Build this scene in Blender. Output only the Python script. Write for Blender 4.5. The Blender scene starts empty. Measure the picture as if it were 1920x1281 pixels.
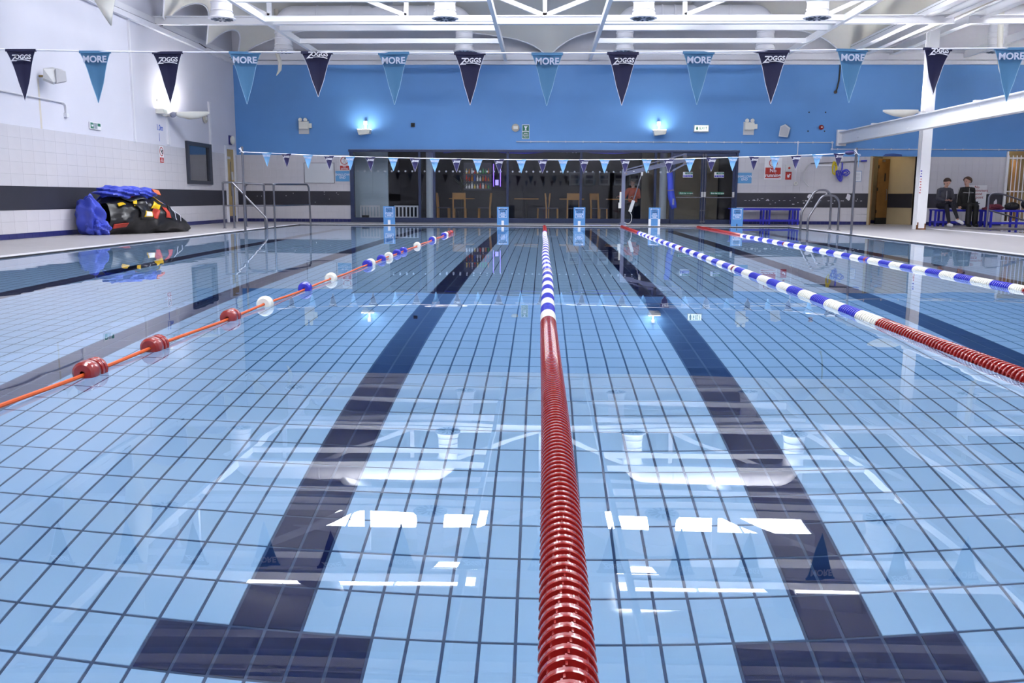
import bpy, bmesh, math, random
import numpy as np
from mathutils import Matrix, Vector, Euler

S = bpy.context.scene
COL = S.collection
random.seed(4)
PI = math.pi

# ------------------------------------------------------------------ camera, world, exposure
F_PX = 1700.0
PITCH, YAW, ROLL = math.radians(9.05), math.radians(1.9), 0.0045
EYE = Vector((0.0, -0.9, 0.815))
fw = Vector((-math.sin(YAW) * math.cos(PITCH), math.cos(YAW) * math.cos(PITCH), -math.sin(PITCH)))
rt = Vector((math.cos(YAW), math.sin(YAW), 0))
up = rt.cross(fw)
cr = rt * math.cos(ROLL) + up * math.sin(ROLL)
cu = -rt * math.sin(ROLL) + up * math.cos(ROLL)
cam = bpy.data.objects.new('camera', bpy.data.cameras.new('camera'))
COL.objects.link(cam)
cam.data.sensor_width = 36.0
cam.data.lens = 36.0 * F_PX / 1920.0
cam.data.clip_start, cam.data.clip_end = 0.02, 200
cam.matrix_world = Matrix(((cr.x, cu.x, -fw.x, EYE.x), (cr.y, cu.y, -fw.y, EYE.y), (cr.z, cu.z, -fw.z, EYE.z), (0, 0, 0, 1)))
S.camera = cam

W = bpy.data.worlds.new('world'); S.world = W; W.use_nodes = True
W.node_tree.nodes['Background'].inputs[0].default_value = (0.35, 0.42, 0.55, 1)
W.node_tree.nodes['Background'].inputs[1].default_value = 0.25
vs = S.view_settings
vs.view_transform = 'Standard'; vs.look = 'None'; vs.gamma = 1.0; vs.use_curve_mapping = False
vs.exposure = 0.22
ROOF_E = 18.0            # radiance of the rooflight glazing
ROOF_C = (0.93, 0.95, 1.0)
UP_E = 420.0             # radiance of the upward-facing wall and column lamps
S.cycles.use_denoising = True
S.cycles.use_light_tree = False
S.cycles.use_adaptive_sampling = True; S.cycles.adaptive_threshold = .04
S.cycles.max_bounces = 8; S.cycles.diffuse_bounces = 3; S.cycles.glossy_bounces = 4; S.cycles.transmission_bounces = 6

# ------------------------------------------------------------------ helpers
def lin(r, g, b):
    return tuple(((c / 255) / 12.92 if c <= 10 else ((c / 255 + .055) / 1.055) ** 2.4) for c in (r, g, b))

def proj(P):
    d = Vector(P) - EYE; z = d.dot(fw)
    if z <= .05: return None
    return 960 + F_PX * d.dot(cr) / z, 640.5 - F_PX * d.dot(cu) / z, z

MATS = {}
def mat(name, rgb, rough=.5, metal=0.0, spec=.5, vary=0.0, vscale=3.0, bump=0.0, bscale=40.0, emit=None, estr=0.0, coat=0.0):
    if name in MATS: return MATS[name]
    m = bpy.data.materials.new(name); m.use_nodes = True
    nt = m.node_tree; b = nt.nodes['Principled BSDF']
    c = lin(*rgb) + (1,)
    b.inputs['Base Color'].default_value = c
    b.inputs['Roughness'].default_value = rough
    b.inputs['Metallic'].default_value = metal
    b.inputs['Specular IOR Level'].default_value = spec
    b.inputs['Coat Weight'].default_value = coat
    if vary or bump:
        tc = nt.nodes.new('ShaderNodeTexCoord')
    if vary:
        n = nt.nodes.new('ShaderNodeTexNoise'); n.inputs['Scale'].default_value = vscale; n.inputs['Detail'].default_value = 4
        r = nt.nodes.new('ShaderNodeValToRGB')
        lo = tuple(max(0, v * (1 - vary)) for v in c[:3]) + (1,); hi = tuple(min(1, v * (1 + vary)) for v in c[:3]) + (1,)
        r.color_ramp.elements[0].position = .3; r.color_ramp.elements[0].color = lo
        r.color_ramp.elements[1].position = .7; r.color_ramp.elements[1].color = hi
        nt.links.new(tc.outputs['Object'], n.inputs['Vector']); nt.links.new(n.outputs['Fac'], r.inputs[0]); nt.links.new(r.outputs[0], b.inputs['Base Color'])
    if bump:
        n2 = nt.nodes.new('ShaderNodeTexNoise'); n2.inputs['Scale'].default_value = bscale
        bp = nt.nodes.new('ShaderNodeBump'); bp.inputs['Strength'].default_value = bump; bp.inputs['Distance'].default_value = .01
        nt.links.new(tc.outputs['Object'], n2.inputs['Vector']); nt.links.new(n2.outputs['Fac'], bp.inputs['Height']); nt.links.new(bp.outputs[0], b.inputs['Normal'])
    if emit:
        b.inputs['Emission Color'].default_value = tuple(emit) + (1,); b.inputs['Emission Strength'].default_value = estr
        if estr < 4: m.cycles.emission_sampling = 'NONE'
    MATS[name] = m
    return m

class MB:
    """collects geometry for one mesh object"""
    def __init__(s): s.v = []; s.f = []; s.mi = []; s.sm = []
    def add(s, vs_, fs, mi=0, smooth=False):
        o = len(s.v); s.v += [tuple(p) for p in vs_]
        for f in fs: s.f.append(tuple(i + o for i in f)); s.mi.append(mi); s.sm.append(smooth)
        return s
    def box(s, x0, x1, y0, y1, z0, z1, mi=0, M=None):
        vs_ = [(x, y, z) for x in (x0, x1) for y in (y0, y1) for z in (z0, z1)]
        if M is not None: vs_ = [M @ Vector(p) for p in vs_]
        return s.add(vs_, [(0, 1, 3, 2), (4, 6, 7, 5), (0, 4, 5, 1), (2, 3, 7, 6), (0, 2, 6, 4), (1, 5, 7, 3)], mi)
    def bar(s, a, b, w, h, mi=0, upv=(0, 0, 1)):
        a = Vector(a); b = Vector(b); d = b - a; L = d.length; z = d / L
        x = Vector(upv).cross(z)
        if x.length < 1e-4: x = Vector((1, 0, 0)).cross(z)
        x.normalize(); y = z.cross(x)
        M = Matrix(((x.x, y.x, z.x, a.x), (x.y, y.y, z.y, a.y), (x.z, y.z, z.z, a.z), (0, 0, 0, 1)))
        return s.box(-w / 2, w / 2, -h / 2, h / 2, 0, L, mi, M)
    def ring(s, c, x, y, r, n):
        return [c + x * (r * math.cos(2 * PI * k / n)) + y * (r * math.sin(2 * PI * k / n)) for k in range(n)]
    def tube(s, pts, r, n=10, mi=0, caps=True):
        pts = [Vector(p) for p in pts]; m = len(pts)
        rs = r if isinstance(r, (list, tuple)) else [r] * m
        vs_ = []; x = None
        for i, p in enumerate(pts):
            t = (pts[min(i + 1, m - 1)] - pts[max(i - 1, 0)]).normalized()
            if x is None:
                x = t.orthogonal().normalized()
            else:
                x = (x - t * x.dot(t)); x = x.normalized() if x.length > 1e-6 else t.orthogonal().normalized()
            y = t.cross(x)
            vs_ += s.ring(p, x, y, rs[i], n)
        fs = [(i * n + k, i * n + (k + 1) % n, (i + 1) * n + (k + 1) % n, (i + 1) * n + k) for i in range(m - 1) for k in range(n)]
        s.add(vs_, fs, mi, True)
        if caps:
            s.add(vs_[:n], [tuple(range(n))[::-1]], mi); s.add(vs_[-n:], [tuple(range(n))], mi)
        return s
    def lathe(s, prof, n=20, mi=0, M=None, smooth=True):
        """prof: (radius, height) list; axis z, optional matrix"""
        M = M or Matrix()
        m = len(prof); vs_ = [M @ Vector((r * math.cos(2 * PI * k / n), r * math.sin(2 * PI * k / n), z)) for r, z in prof for k in range(n)]
        fs = [(i * n + k, i * n + (k + 1) % n, (i + 1) * n + (k + 1) % n, (i + 1) * n + k) for i in range(m - 1) for k in range(n)]
        return s.add(vs_, fs, mi, smooth)
    def ball(s, c, rx, ry, rz, nu=14, nv=9, mi=0):
        M = Matrix.Translation(c) @ Matrix.Diagonal((rx, ry, rz, 1))
        prof = [(max(1e-4, math.sin(PI * i / (nv - 1))), -math.cos(PI * i / (nv - 1))) for i in range(nv)]
        return s.lathe(prof, nu, mi, M)
    def poly(s, pts, n_off, mi=0):
        """planar outline extruded by vector n_off"""
        a = [Vector(p) for p in pts]; o = Vector(n_off); b = [p + o for p in a]; k = len(a)
        fs = [tuple(range(k))[::-1], tuple(range(k, 2 * k))] + [(i, (i + 1) % k, k + (i + 1) % k, k + i) for i in range(k)]
        return s.add(a + b, fs, mi)
    def mesh(s, name):
        me = bpy.data.meshes.new(name); me.from_pydata(s.v, [], s.f)
        me.polygons.foreach_set('material_index', s.mi); me.polygons.foreach_set('use_smooth', s.sm)
        me.update()
        bm = bmesh.new(); bm.from_mesh(me); bmesh.ops.recalc_face_normals(bm, faces=bm.faces); bm.to_mesh(me); bm.free()
        if any(s.sm): me.set_sharp_from_angle(angle=math.radians(38))
        return me
    def build(s, name, mats, parent=None, loc=None):
        me = s.mesh(name)
        for m in (mats if isinstance(mats, (list, tuple)) else [mats]): me.materials.append(m)
        return link(name, me, parent, loc)

def link(name, data, parent=None, loc=None, M=None):
    o = bpy.data.objects.new(name, data); COL.objects.link(o)
    if parent is not None: o.parent = parent
    if loc is not None: o.location = loc
    if M is not None: o.matrix_local = M
    return o

def tag(o, label=None, cat=None, group=None, kind=None):
    if label: o['label'] = label
    if cat: o['category'] = cat
    if group: o['group'] = group
    if kind: o['kind'] = kind
    return o

def thing(name, label, cat, loc=(0, 0, 0), group=None, rz=0.0):
    o = link(name, None, None, loc); o.rotation_euler = (0, 0, rz); o.empty_display_size = .1
    return tag(o, label, cat, group)

def struct(name, mb, mats, label=None):
    return tag(mb.build(name, mats), label, None, None, 'structure')

TXT = {}
def text_mesh(s, size, bold=0.0, align='CENTER', shear=0.0, thick=0.001):
    key = (s, size, bold, align, shear)
    if key in TXT: return TXT[key].copy()
    cu_ = bpy.data.curves.new('lettering', 'FONT'); cu_.body = s; cu_.size = size; cu_.align_x = align; cu_.align_y = 'CENTER'
    cu_.offset = bold; cu_.shear = shear; cu_.extrude = thick; cu_.resolution_u = 3; cu_.space_line = .92
    ob = bpy.data.objects.new('tmp', cu_); COL.objects.link(ob)
    me = bpy.data.meshes.new_from_object(ob.evaluated_get(bpy.context.evaluated_depsgraph_get()))
    bpy.data.objects.remove(ob); bpy.data.curves.remove(cu_)
    me.materials.clear(); me.name = 'lettering'
    TXT[key] = me
    return me

R_BACK = Matrix.Rotation(PI / 2, 4, 'X')                       # lettering on a surface facing -Y
R_LEFT = Matrix(((0, 0, 1, 0), (1, 0, 0, 0), (0, 1, 0, 0), (0, 0, 0, 1)))   # lettering on a surface facing +X
def letter(parent, s, size, m, at, R=R_BACK, bold=0.0, shear=0.0, name='lettering'):
    me = text_mesh(s, size, bold, shear=shear)
    if len(me.materials) == 0: me.materials.append(m)
    elif me.materials[0] != m: me = me.copy(); me.materials.clear(); me.materials.append(m)
    return link(name, me, parent, M=Matrix.Translation(at) @ R)

def tile_field(parent, rects, t, mats, key, limit=300, axis='Z', name='tile', rest=None, world=None, gap=.004, bev=True):
    """rects: (u0,u1,v0,v1,material_index). axis: outward direction of the tile face in the parent's frame.
    The pieces that show largest become objects of their own, the others one joined part."""
    def put(u, v, w):
        return {'Z': (u, v, w), '-Y': (u, -w, v), 'X': (w, u, v)}[axis]
    scored = []
    Mw = world or Matrix()
    for r in rects:
        cpt = Mw @ Vector(put((r[0] + r[1]) / 2, (r[2] + r[3]) / 2, 0))
        p = proj(cpt)
        ok = p is not None and -60 < p[0] < 1980 and -40 < p[1] < 1380
        scored.append((((r[1] - r[0]) * (r[3] - r[2]) / (p[2] ** 2)) if ok else -1, r))
    scored.sort(key=lambda q: -q[0])
    cache = {}
    n = 0
    restmb = MB()
    for sc, r in scored:
        w, h = r[1] - r[0] - gap, r[3] - r[2] - gap
        u, v = (r[0] + r[1]) / 2, (r[2] + r[3]) / 2
        e = min(.0012, t * .5)
        def verts(cx, cy):
            low = [put(cx + sx * w / 2, cy + sy * h / 2, 0) for sx, sy in ((-1, -1), (1, -1), (1, 1), (-1, 1))]
            hi = [put(cx + sx * (w / 2 - e), cy + sy * (h / 2 - e), t) for sx, sy in ((-1, -1), (1, -1), (1, 1), (-1, 1))]
            return low + hi
        fs = [(4, 5, 6, 7), (0, 1, 5, 4), (1, 2, 6, 5), (2, 3, 7, 6), (3, 0, 4, 7)]
        if n < limit and sc > 0:
            k = (round(w, 4), round(h, 4), r[4])
            if k not in cache:
                b = MB().add(verts(0, 0), fs); cache[k] = b.mesh(name); cache[k].materials.append(mats[r[4]])
            link(name, cache[k], parent, loc=put(u, v, 0)); n += 1
        else:
            restmb.add(verts(u, v), fs, r[4])
    if restmb.v:
        o = restmb.build(rest or (name + '_field'), mats, parent); o['kind'] = 'stuff'

# ------------------------------------------------------------------ materials
WHITE = mat('white_paint', (232, 232, 240), .55, vary=.03, vscale=1.2)
WALLW = mat('white_plaster', (226, 226, 236), .7, vary=.04, vscale=.8, bump=.05)
BLUEW = mat('blue_wall_paint', (92, 146, 208), .5, vary=.05, vscale=.7)
TILEW = mat('white_glazed_tile', (210, 207, 213), .25, vary=.02, vscale=2.0)
GROUTW = mat('pale_grout', (196, 192, 194), .8)
STRIPE = mat('charcoal_panel', (44, 44, 54), .5, vary=.08, vscale=2.0)
CHIP = mat('chipped_paint', (222, 220, 226), .6)
NAVYT = mat('navy_glazed_tile', (42, 46, 104), .25)
STEELW = mat('white_steel', (248, 248, 252), .4)
CHROME = mat('brushed_stainless', (128, 128, 136), .3, metal=1.0)
FRAME = mat('navy_aluminium', (32, 46, 84), .4)
POOLT = mat('pool_tile', (185, 206, 235), .4, spec=.08, vary=.015, vscale=1.0)
POOLD = mat('pool_navy_tile', (14, 24, 72), .4, spec=.05)
GROUTP = mat('pool_grout', (70, 84, 116), .8, spec=.05)
REDP = mat('red_plastic', (150, 30, 28), .25, coat=1.0)
BLUEP = mat('blue_plastic', (48, 52, 186), .3, coat=.3)
WHITEP = mat('white_plastic', (238, 236, 226), .3, coat=.3)
ORANGE = mat('orange_rope', (214, 88, 30), .6)
FABN = mat('navy_pennant_cloth', (18, 20, 64), .6)
FABB = mat('blue_pennant_cloth', (76, 128, 170), .6)
LETW = mat('white_print', (236, 236, 244), .6)
LETP = mat('pale_print', (196, 204, 226), .6)
TAPE = mat('white_tape', (232, 232, 244), .5)
MEMB = mat('membrane_cloth', (222, 219, 212), .7, vary=.05, vscale=.5)
BENCHB = mat('blue_painted_metal', (38, 40, 178), .35)
GREYST = mat('grey_powder_coat', (112, 116, 140), .4)
BOARD = mat('blue_board', (84, 140, 200), .5)
BLACK = mat('black_matt', (16, 16, 18), .6)
REDS = mat('red_sign', (178, 40, 32), .5)
GREENS = mat('green_sign', (22, 110, 84), .5)
BLUES = mat('sky_blue_sign', (94, 156, 208), .5)
SIGNW = mat('white_sign', (236, 236, 240), .5)
PLASTG = mat('pale_grey_plastic', (206, 206, 208), .4)
WOOD = mat('oak_veneer', (176, 124, 54), .5, vary=.15, vscale=6)
DARKSLOT = mat('dark_slot', (34, 34, 40), .6)

def deck_material():
    m = mat('deck_tile', (172, 168, 170), .45)
    nt = m.node_tree; b = nt.nodes['Principled BSDF']
    tc = nt.nodes.new('ShaderNodeTexCoord'); br = nt.nodes.new('ShaderNodeTexBrick')
    br.offset = 0.0; br.inputs['Scale'].default_value = 1.0
    br.inputs['Color1'].default_value = lin(172, 168, 170) + (1,); br.inputs['Color2'].default_value = lin(166, 162, 165) + (1,)
    br.inputs['Mortar'].default_value = lin(150, 147, 151) + (1,); br.inputs['Mortar Size'].default_value = .004
    br.inputs['Brick Width'].default_value = .25; br.inputs['Row Height'].default_value = .125
    bp = nt.nodes.new('ShaderNodeBump'); bp.inputs['Strength'].default_value = .2; bp.inputs['Distance'].default_value = .002; bp.invert = True
    nt.links.new(tc.outputs['Object'], br.inputs['Vector']); nt.links.new(br.outputs['Color'], b.inputs['Base Color'])
    nt.links.new(br.outputs['Fac'], bp.inputs['Height']); nt.links.new(bp.outputs[0], b.inputs['Normal'])
    return m
DECK = deck_material()

def water_material(name, sig=(.11, .045, .02)):
    m = bpy.data.materials.new(name); m.use_nodes = True; nt = m.node_tree
    for n in list(nt.nodes): nt.nodes.remove(n)
    out = nt.nodes.new('ShaderNodeOutputMaterial'); g = nt.nodes.new('ShaderNodeBsdfGlass')
    g.inputs['IOR'].default_value = 1.333; g.inputs['Roughness'].default_value = 0.0
    tc = nt.nodes.new('ShaderNodeTexCoord'); mp = nt.nodes.new('ShaderNodeMapping'); mp.inputs['Scale'].default_value = (.55, 1.1, 1)
    n = nt.nodes.new('ShaderNodeTexNoise'); n.inputs['Scale'].default_value = 1.6; n.inputs['Detail'].default_value = 1.5
    bp = nt.nodes.new('ShaderNodeBump'); bp.inputs['Strength'].default_value = 1.0; bp.inputs['Distance'].default_value = .0011
    va = nt.nodes.new('ShaderNodeVolumeAbsorption'); d = max(sig)
    va.inputs['Color'].default_value = tuple(1 - s / d for s in sig) + (1,); va.inputs['Density'].default_value = d
    L = nt.links.new
    L(tc.outputs['Object'], mp.inputs[0]); L(mp.outputs[0], n.inputs['Vector']); L(n.outputs['Fac'], bp.inputs['Height']); L(bp.outputs[0], g.inputs['Normal'])
    L(g.outputs[0], out.inputs['Surface']); L(va.outputs[0], out.inputs['Volume'])
    return m
WATER = water_material('pool_water')

def glass_material(name, tint=(1, 1, 1), ior=1.4):
    m = bpy.data.materials.new(name); m.use_nodes = True; nt = m.node_tree
    for n in list(nt.nodes): nt.nodes.remove(n)
    out = nt.nodes.new('ShaderNodeOutputMaterial'); t = nt.nodes.new('ShaderNodeBsdfTransparent'); t.inputs[0].default_value = tint + (1,)
    g = nt.nodes.new('ShaderNodeBsdfGlossy'); g.inputs['Roughness'].default_value = 0.0
    fr = nt.nodes.new('ShaderNodeFresnel'); fr.inputs[0].default_value = ior
    mx = nt.nodes.new('ShaderNodeMixShader'); L = nt.links.new
    L(fr.outputs[0], mx.inputs[0]); L(t.outputs[0], mx.inputs[1]); L(g.outputs[0], mx.inputs[2]); L(mx.outputs[0], out.inputs[0])
    return m
GLASS = glass_material('window_glass', (.94, .96, .97))

def emit(name, rgb, s):
    return mat(name, (240, 240, 240), .5, emit=rgb, estr=s)

# ================================================================== THE SETTING
DZ = 0.015                                   # deck level above the water
XL, XR, Y1 = -6.95, 6.90, 25.05              # pool edges
WL, WR, WB, WN = -9.62, 18.0, 27.8, -5.0     # room walls
LANE = 2.155; ROPE0 = .048                   # lane pitch, middle rope
TW, TL = LANE / 16, .25                      # pool floor tile

# --- deck (one floor, cut around the two pools)
mb = MB()
mb.box(WL - .2, XL - .02, WN - .2, 30.4, -.3, DZ)
mb.box(XL - .02, XR + .02, Y1 + .03, 30.4, -.3, DZ)
mb.box(XL - .02, XR + .02, WN - .2, -.03, -.3, DZ)
mb.box(XR + .02, 11.5, WN - .2, 30.4, -.3, DZ)
mb.box(11.5, WR + .2, 25.2, 30.4, -.3, DZ)
mb.box(11.5, WR + .2, WN - .2, 6.0, -.3, DZ)
floor = struct('floor', mb, DECK, 'pale pinkish grey tiled pool deck around both pools')
# white edge nosing tiles, one piece each, and the dark overflow slot under them
EDGE = mat('white_edge_tile', (236, 234, 240), .35)
rects = []
y = 0.0
while y < Y1 - .01:
    rects.append((XL - .17, XL - .02, y, min(y + .25, Y1), 0)); rects.append((XR + .02, XR + .17, y, min(y + .25, Y1), 0)); y += .25
x = XL
while x < XR - .05:
    rects.append((x, min(x + .277, XR), Y1 + .02, Y1 + .17, 0)); x += .277
mbk = floor
tile_field(floor, [(a, b, c, d, m) for a, b, c, d, m in rects], .012, [EDGE], 'edge', 300, 'Z', 'edge_tile', 'edge_tile_run', Matrix.Translation((0, 0, DZ)))
for ch in floor.children: ch.location.z += DZ

# --- pool shell
mb = MB().box(XL - .3, XL - .015, -.3, Y1 + .3, -2.3, DZ - .002)
struct('wall_pool_left', mb, [POOLT])
mb = MB().box(XR + .015, XR + .3, -.3, Y1 + .3, -2.3, DZ - .002)
struct('wall_pool_right', mb, [POOLT])
mb = MB().box(XL - .015, XR + .015, Y1 + .015, Y1 + .3, -2.3, DZ - .002)
struct('wall_pool_far', mb, [POOLT])
mb = MB().box(XL - .015, XR + .015, -.3, -.015, -2.3, DZ - .002)
struct('wall_pool_near', mb, [POOLT])
# overflow slot: a dark strip just above the water line on three sides
mb = MB().box(XL - .016, XL, 0, Y1, -.04, DZ + .004).box(XR, XR + .016, 0, Y1, -.04, DZ + .004).box(XL, XR, Y1, Y1 + .016, -.04, DZ + .004)
struct('trim_1', mb, DARKSLOT, 'dark overflow slot along the pool edge')

# --- pool floor, sloping up to the shallow end, with its tiles
SLOPE = math.atan(.044)
MF = Matrix.Translation((0, 0, -1.90)) @ Matrix.Rotation(SLOPE, 4, 'X')
pf = struct('pool_floor', MB().box(XL - .01, XR + .01, -.02, Y1 + .1, -.2, 0), GROUTP, 'sloping tiled pool floor with navy lane lines')
pf.matrix_world = MF
lines = [ROPE0 + LANE * (k + .5) for k in range(-3, 3)]
def floor_mi(xc, yc):
    for lx in lines:
        if abs(xc - lx) < TW * 1.01 and 2.27 < yc < 22.77: return 1
        if abs(xc - lx) < TW * 3.01 and (2.02 < yc < 2.27 or 22.77 < yc < 23.02): return 1
    return 0
rects = []
ix0 = math.floor((XL - lines[0]) / TW); nx = int((XR - XL) / TW) + 2
for i in range(ix0, ix0 + nx):
    a, b = max(XL, lines[0] + i * TW), min(XR, lines[0] + (i + 1) * TW)
    if b - a < .02: continue
    for j in range(0, int(Y1 / TL) + 2):
        c, d = max(0, j * TL - .23), min((j + 1) * TL - .23, Y1)
        if d - c < .02: continue
        rects.append((a, b, c, d, floor_mi((a + b) / 2, (c + d) / 2)))
tile_field(pf, rects, .004, [POOLT, POOLD], 'pf', 300, 'Z', 'floor_tile', 'floor_tile_field', Matrix.Translation((0, 0, -.85)), gap=.0115)

# --- water
wmesh = MB().add([(XL, 0, 0), (XR, 0, 0), (XR, Y1, 0), (XL, Y1, 0)], [(0, 1, 2, 3)])
water = wmesh.build('pool_water', WATER)
tag(water, 'still clear blue water filling the lane pool', 'water', None, 'stuff')
# learner pool on the right
mb = MB().box(11.5, WR, 6.0, 25.2, -1.2, -1.0).box(11.4, 11.5, 6, 25.2, -1.2, .0).box(11.5, WR, 25.2, 25.3, -1.2, .0)
struct('wall_learner_pool', mb, mat('learner_pool_tile', (60, 84, 170), .3))
lw = MB().add([(11.5, 6, -.01), (WR, 6, -.01), (WR, 25.2, -.01), (11.5, 25.2, -.01)], [(0, 1, 2, 3)]).build('learner_pool_water', water_material('learner_water'))
tag(lw, 'dark blue water of the learner pool beyond the column', 'water', None, 'stuff')
mb = MB().box(10.38, 10.48, 8, 25.0, DZ, DZ + .02)
struct('trim_2', mb, EDGE, 'white strip across the right deck')

# --- back wall
GL, GR = -6.05, 6.0                          # glazed front
D0, D1 = 10.06, 11.46                        # corridor opening
K0, K1 = 14.15, 15.7                         # gated opening
TH = 2.09                                    # top of the tiled zone
mb = MB()
for a, b, z0, z1 in ((WL, GL, 0, 7.6), (GL, GR, 2.26, 7.6), (GR, D0, 0, 7.6), (D0, D1, 2.1, 7.6), (D1, K0, 0, 7.6), (K0, K1, 2.27, 7.6), (K1, WR, 0, 7.6)):
    mb.box(a, b, WB, WB + .2, z0 if z0 else -.1, z1)
wall_back = struct('wall_back', mb, WALLW, 'back wall, blue above and white tiled below')
mb = MB()
for a, b, z0 in ((WL, GL, TH), (GL, GR, 2.27), (GR, D0, TH), (D0, D1, 2.1), (D1, K0, TH), (K0, K1, 2.27), (K1, WR, TH)):
    mb.box(a, b, WB - .006, WB, z0, 4.81)
mb.build('blue_paint', BLUEW, wall_back)
mb = MB().box(WL, WR, WB - .09, WB, 4.81, 4.92).box(WL, WR, WB - .06, WB, 4.945, 5.14).box(WL, WR, WB - .14, WB, 5.14, 5.2)
mb.build('cornice', WHITE, wall_back)
segs = [(WL, GL), (GR, D0), (D1, K0), (K1, WR)]
rects = []
def band(u0, u1, z0, z1, w, h, mi, out):
    n = max(1, round((u1 - u0) / w)); m = max(1, round((z1 - z0) / h)); a = (u1 - u0) / n; c = (z1 - z0) / m
    for i in range(n):
        for j in range(m): out.append((u0 + i * a, u0 + (i + 1) * a, z0 + j * c, z0 + (j + 1) * c, mi))
for a, b in segs:
    band(a, b, .975, TH, .213, .205, 0, rects); band(a, b, .115, .54, .213, .21, 0, rects); band(a, b, DZ, .115, .13, .1, 1, rects)
tile_field(wall_back, [(a, b, c, d, m) for a, b, c, d, m in rects], .006, [TILEW, NAVYT], 'bw', 300, '-Y', 'wall_tile', 'wall_tile_field', Matrix.Translation((0, WB, 0)), gap=.0015)
for ch in wall_back.children:
    if ch.name.startswith('wall_tile'): ch.location.y += WB
# charcoal band with chips
for a, b in segs:
    MB().box(a, b, WB - .014, WB, .54, .975).build('stripe_panel', STRIPE, wall_back)
def blob(cx, cz, rx, rz, n=9, seed=0):
    rnd = random.Random(seed); return [(cx + rx * math.cos(2 * PI * k / n) * rnd.uniform(.6, 1.1), WB - .0145, cz + rz * math.sin(2 * PI * k / n) * rnd.uniform(.6, 1.1)) for k in range(n)]
chips = [(8.25, .88, .09, .09), (9.42, .86, .09, .12), (8.75, .93, .05, .05), (11.75, .78, .1, .14), (12.32, .65, .1, .13), (13.9, .7, .05, .12)]
rnd = random.Random(8)
for k in range(42): chips.append((rnd.uniform(6.2, 9.9), .745 + rnd.choice((0, 0, 0, 1)) * rnd.uniform(-.14, .14), rnd.uniform(.012, .05), rnd.uniform(.006, .016)))
for k in range(10): chips.append((rnd.uniform(-9.3, -6.2), rnd.uniform(.6, .95), .012, .012))
mb = MB()
for k, c in enumerate(chips): mb.poly(blob(*c, seed=k), (0, -.002, 0))
o = mb.build('paint_chips', CHIP, wall_back); o['kind'] = 'stuff'

# --- left wall
wall_left = struct('wall_left', MB().box(WL - .2, WL, WN, WB, -.1, 7.6), mat('white_plaster_left', (216, 216, 228), .7, vary=.03, vscale=.8), 'long white left wall, tiled below with a charcoal band')
DY0, DY1 = 26.78, 27.42
rects = []
for a, b in ((9.0, DY0 - .1), (DY1 + .1, WB)):
    band(a, b, .975, 2.07, .40, .22, 0, rects); band(a, b, .115, .54, .40, .21, 0, rects); band(a, b, DZ, .115, .25, .1, 1, rects)
WINY0, WINY1, WINZ0, WINZ1 = 23.65, 25.45, 1.13, 2.27
tile_field(wall_left, rects, .005, [TILEW, NAVYT], 'lw', 300, 'X', 'wall_tile', 'wall_tile_field', Matrix.Translation((WL, 0, 0)), gap=.0008)
for ch in wall_left.children: ch.location.x += WL
MB().box(WL, WL + .014, WN, DY0 - .1, .54, .975).build('stripe_panel', STRIPE, wall_left)
mb = MB().box(WL, WL + .1, WN, WB, 4.83, 4.95).box(WL, WL + .06, WN, WB, 4.98, 5.12)
mb.build('cornice', WHITE, wall_left)
# --- other walls and roof
struct('wall_right', MB().box(WR, WR + .2, WN, WB, -1.2, 7.6), WALLW)
struct('wall_near', MB().box(WL, WR, WN - .2, WN, -.1, 7.6), WALLW)
struct('roof_deck', MB().box(WL - .2, WR + .2, WN - .2, 36, 7.6, 7.8), WALLW)

# --- tension membrane ceiling: low at the walls, cones at its ties, scalloped rim
ties = [(WL + .25, 22.0), (WL + .25, 24.9), (WL + .25, 27.4), (WL + .25, 18.9), (WL + .25, 15.9), (WL + .25, 12.8), (WL + .25, 9.8)]
ties += [(x_, 27.35) for x_ in (.12, 8.9, 16.9)]
def memb_z(x_, y_):
    dw = min(x_ - WL, 27.7 - y_, WR - x_)
    z_ = 5.24 + 1.8 * (1 - math.exp(-max(dw, 0) / 2.6))
    for tx, ty in ties:
        q = math.hypot(x_ - tx, y_ - ty)
        z_ -= .55 * math.exp(-q / .55)
    z_ += .10 * math.sin(x_ * .95 + .4) * math.sin((y_ - 1.0) * .52)
    return z_
def scallop(t, tl):
    """inward offset of the rim between neighbouring ties"""
    tl = sorted(tl)
    for a, b in zip(tl, tl[1:]):
        if a <= t <= b: return min(.62, .11 * (b - a) + .2) * math.sin(PI * (t - a) / (b - a))
    return .2
tyl = [t[1] for t in ties[:7]] + [WN]; txl = [t[0] for t in ties[7:]] + [WL + .25, WR - .3]
nx, ny = 150, 140
mb = MB(); vs_ = []
for i in range(nx + 1):
    for j in range(ny + 1):
        u, v = i / nx, j / ny
        bx = WL + .25 + u * (WR - .5 - WL); by = WN + .3 + v * (27.35 - WN - .3)
        ex = scallop(by, tyl) * max(0, 1 - u * 7) ** 1.5; ey = scallop(bx, txl) * max(0, 1 - (1 - v) * 7) ** 1.5
        px, py = bx + ex, by - ey
        vs_.append((px, py, memb_z(px, py)))
mb.add(vs_, [(i * (ny + 1) + j, (i + 1) * (ny + 1) + j, (i + 1) * (ny + 1) + j + 1, i * (ny + 1) + j + 1) for i in range(nx) for j in range(ny)], 0, True)
ceiling = struct('ceiling', mb, MEMB, 'cream tensioned fabric ceiling with scalloped rim')
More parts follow.
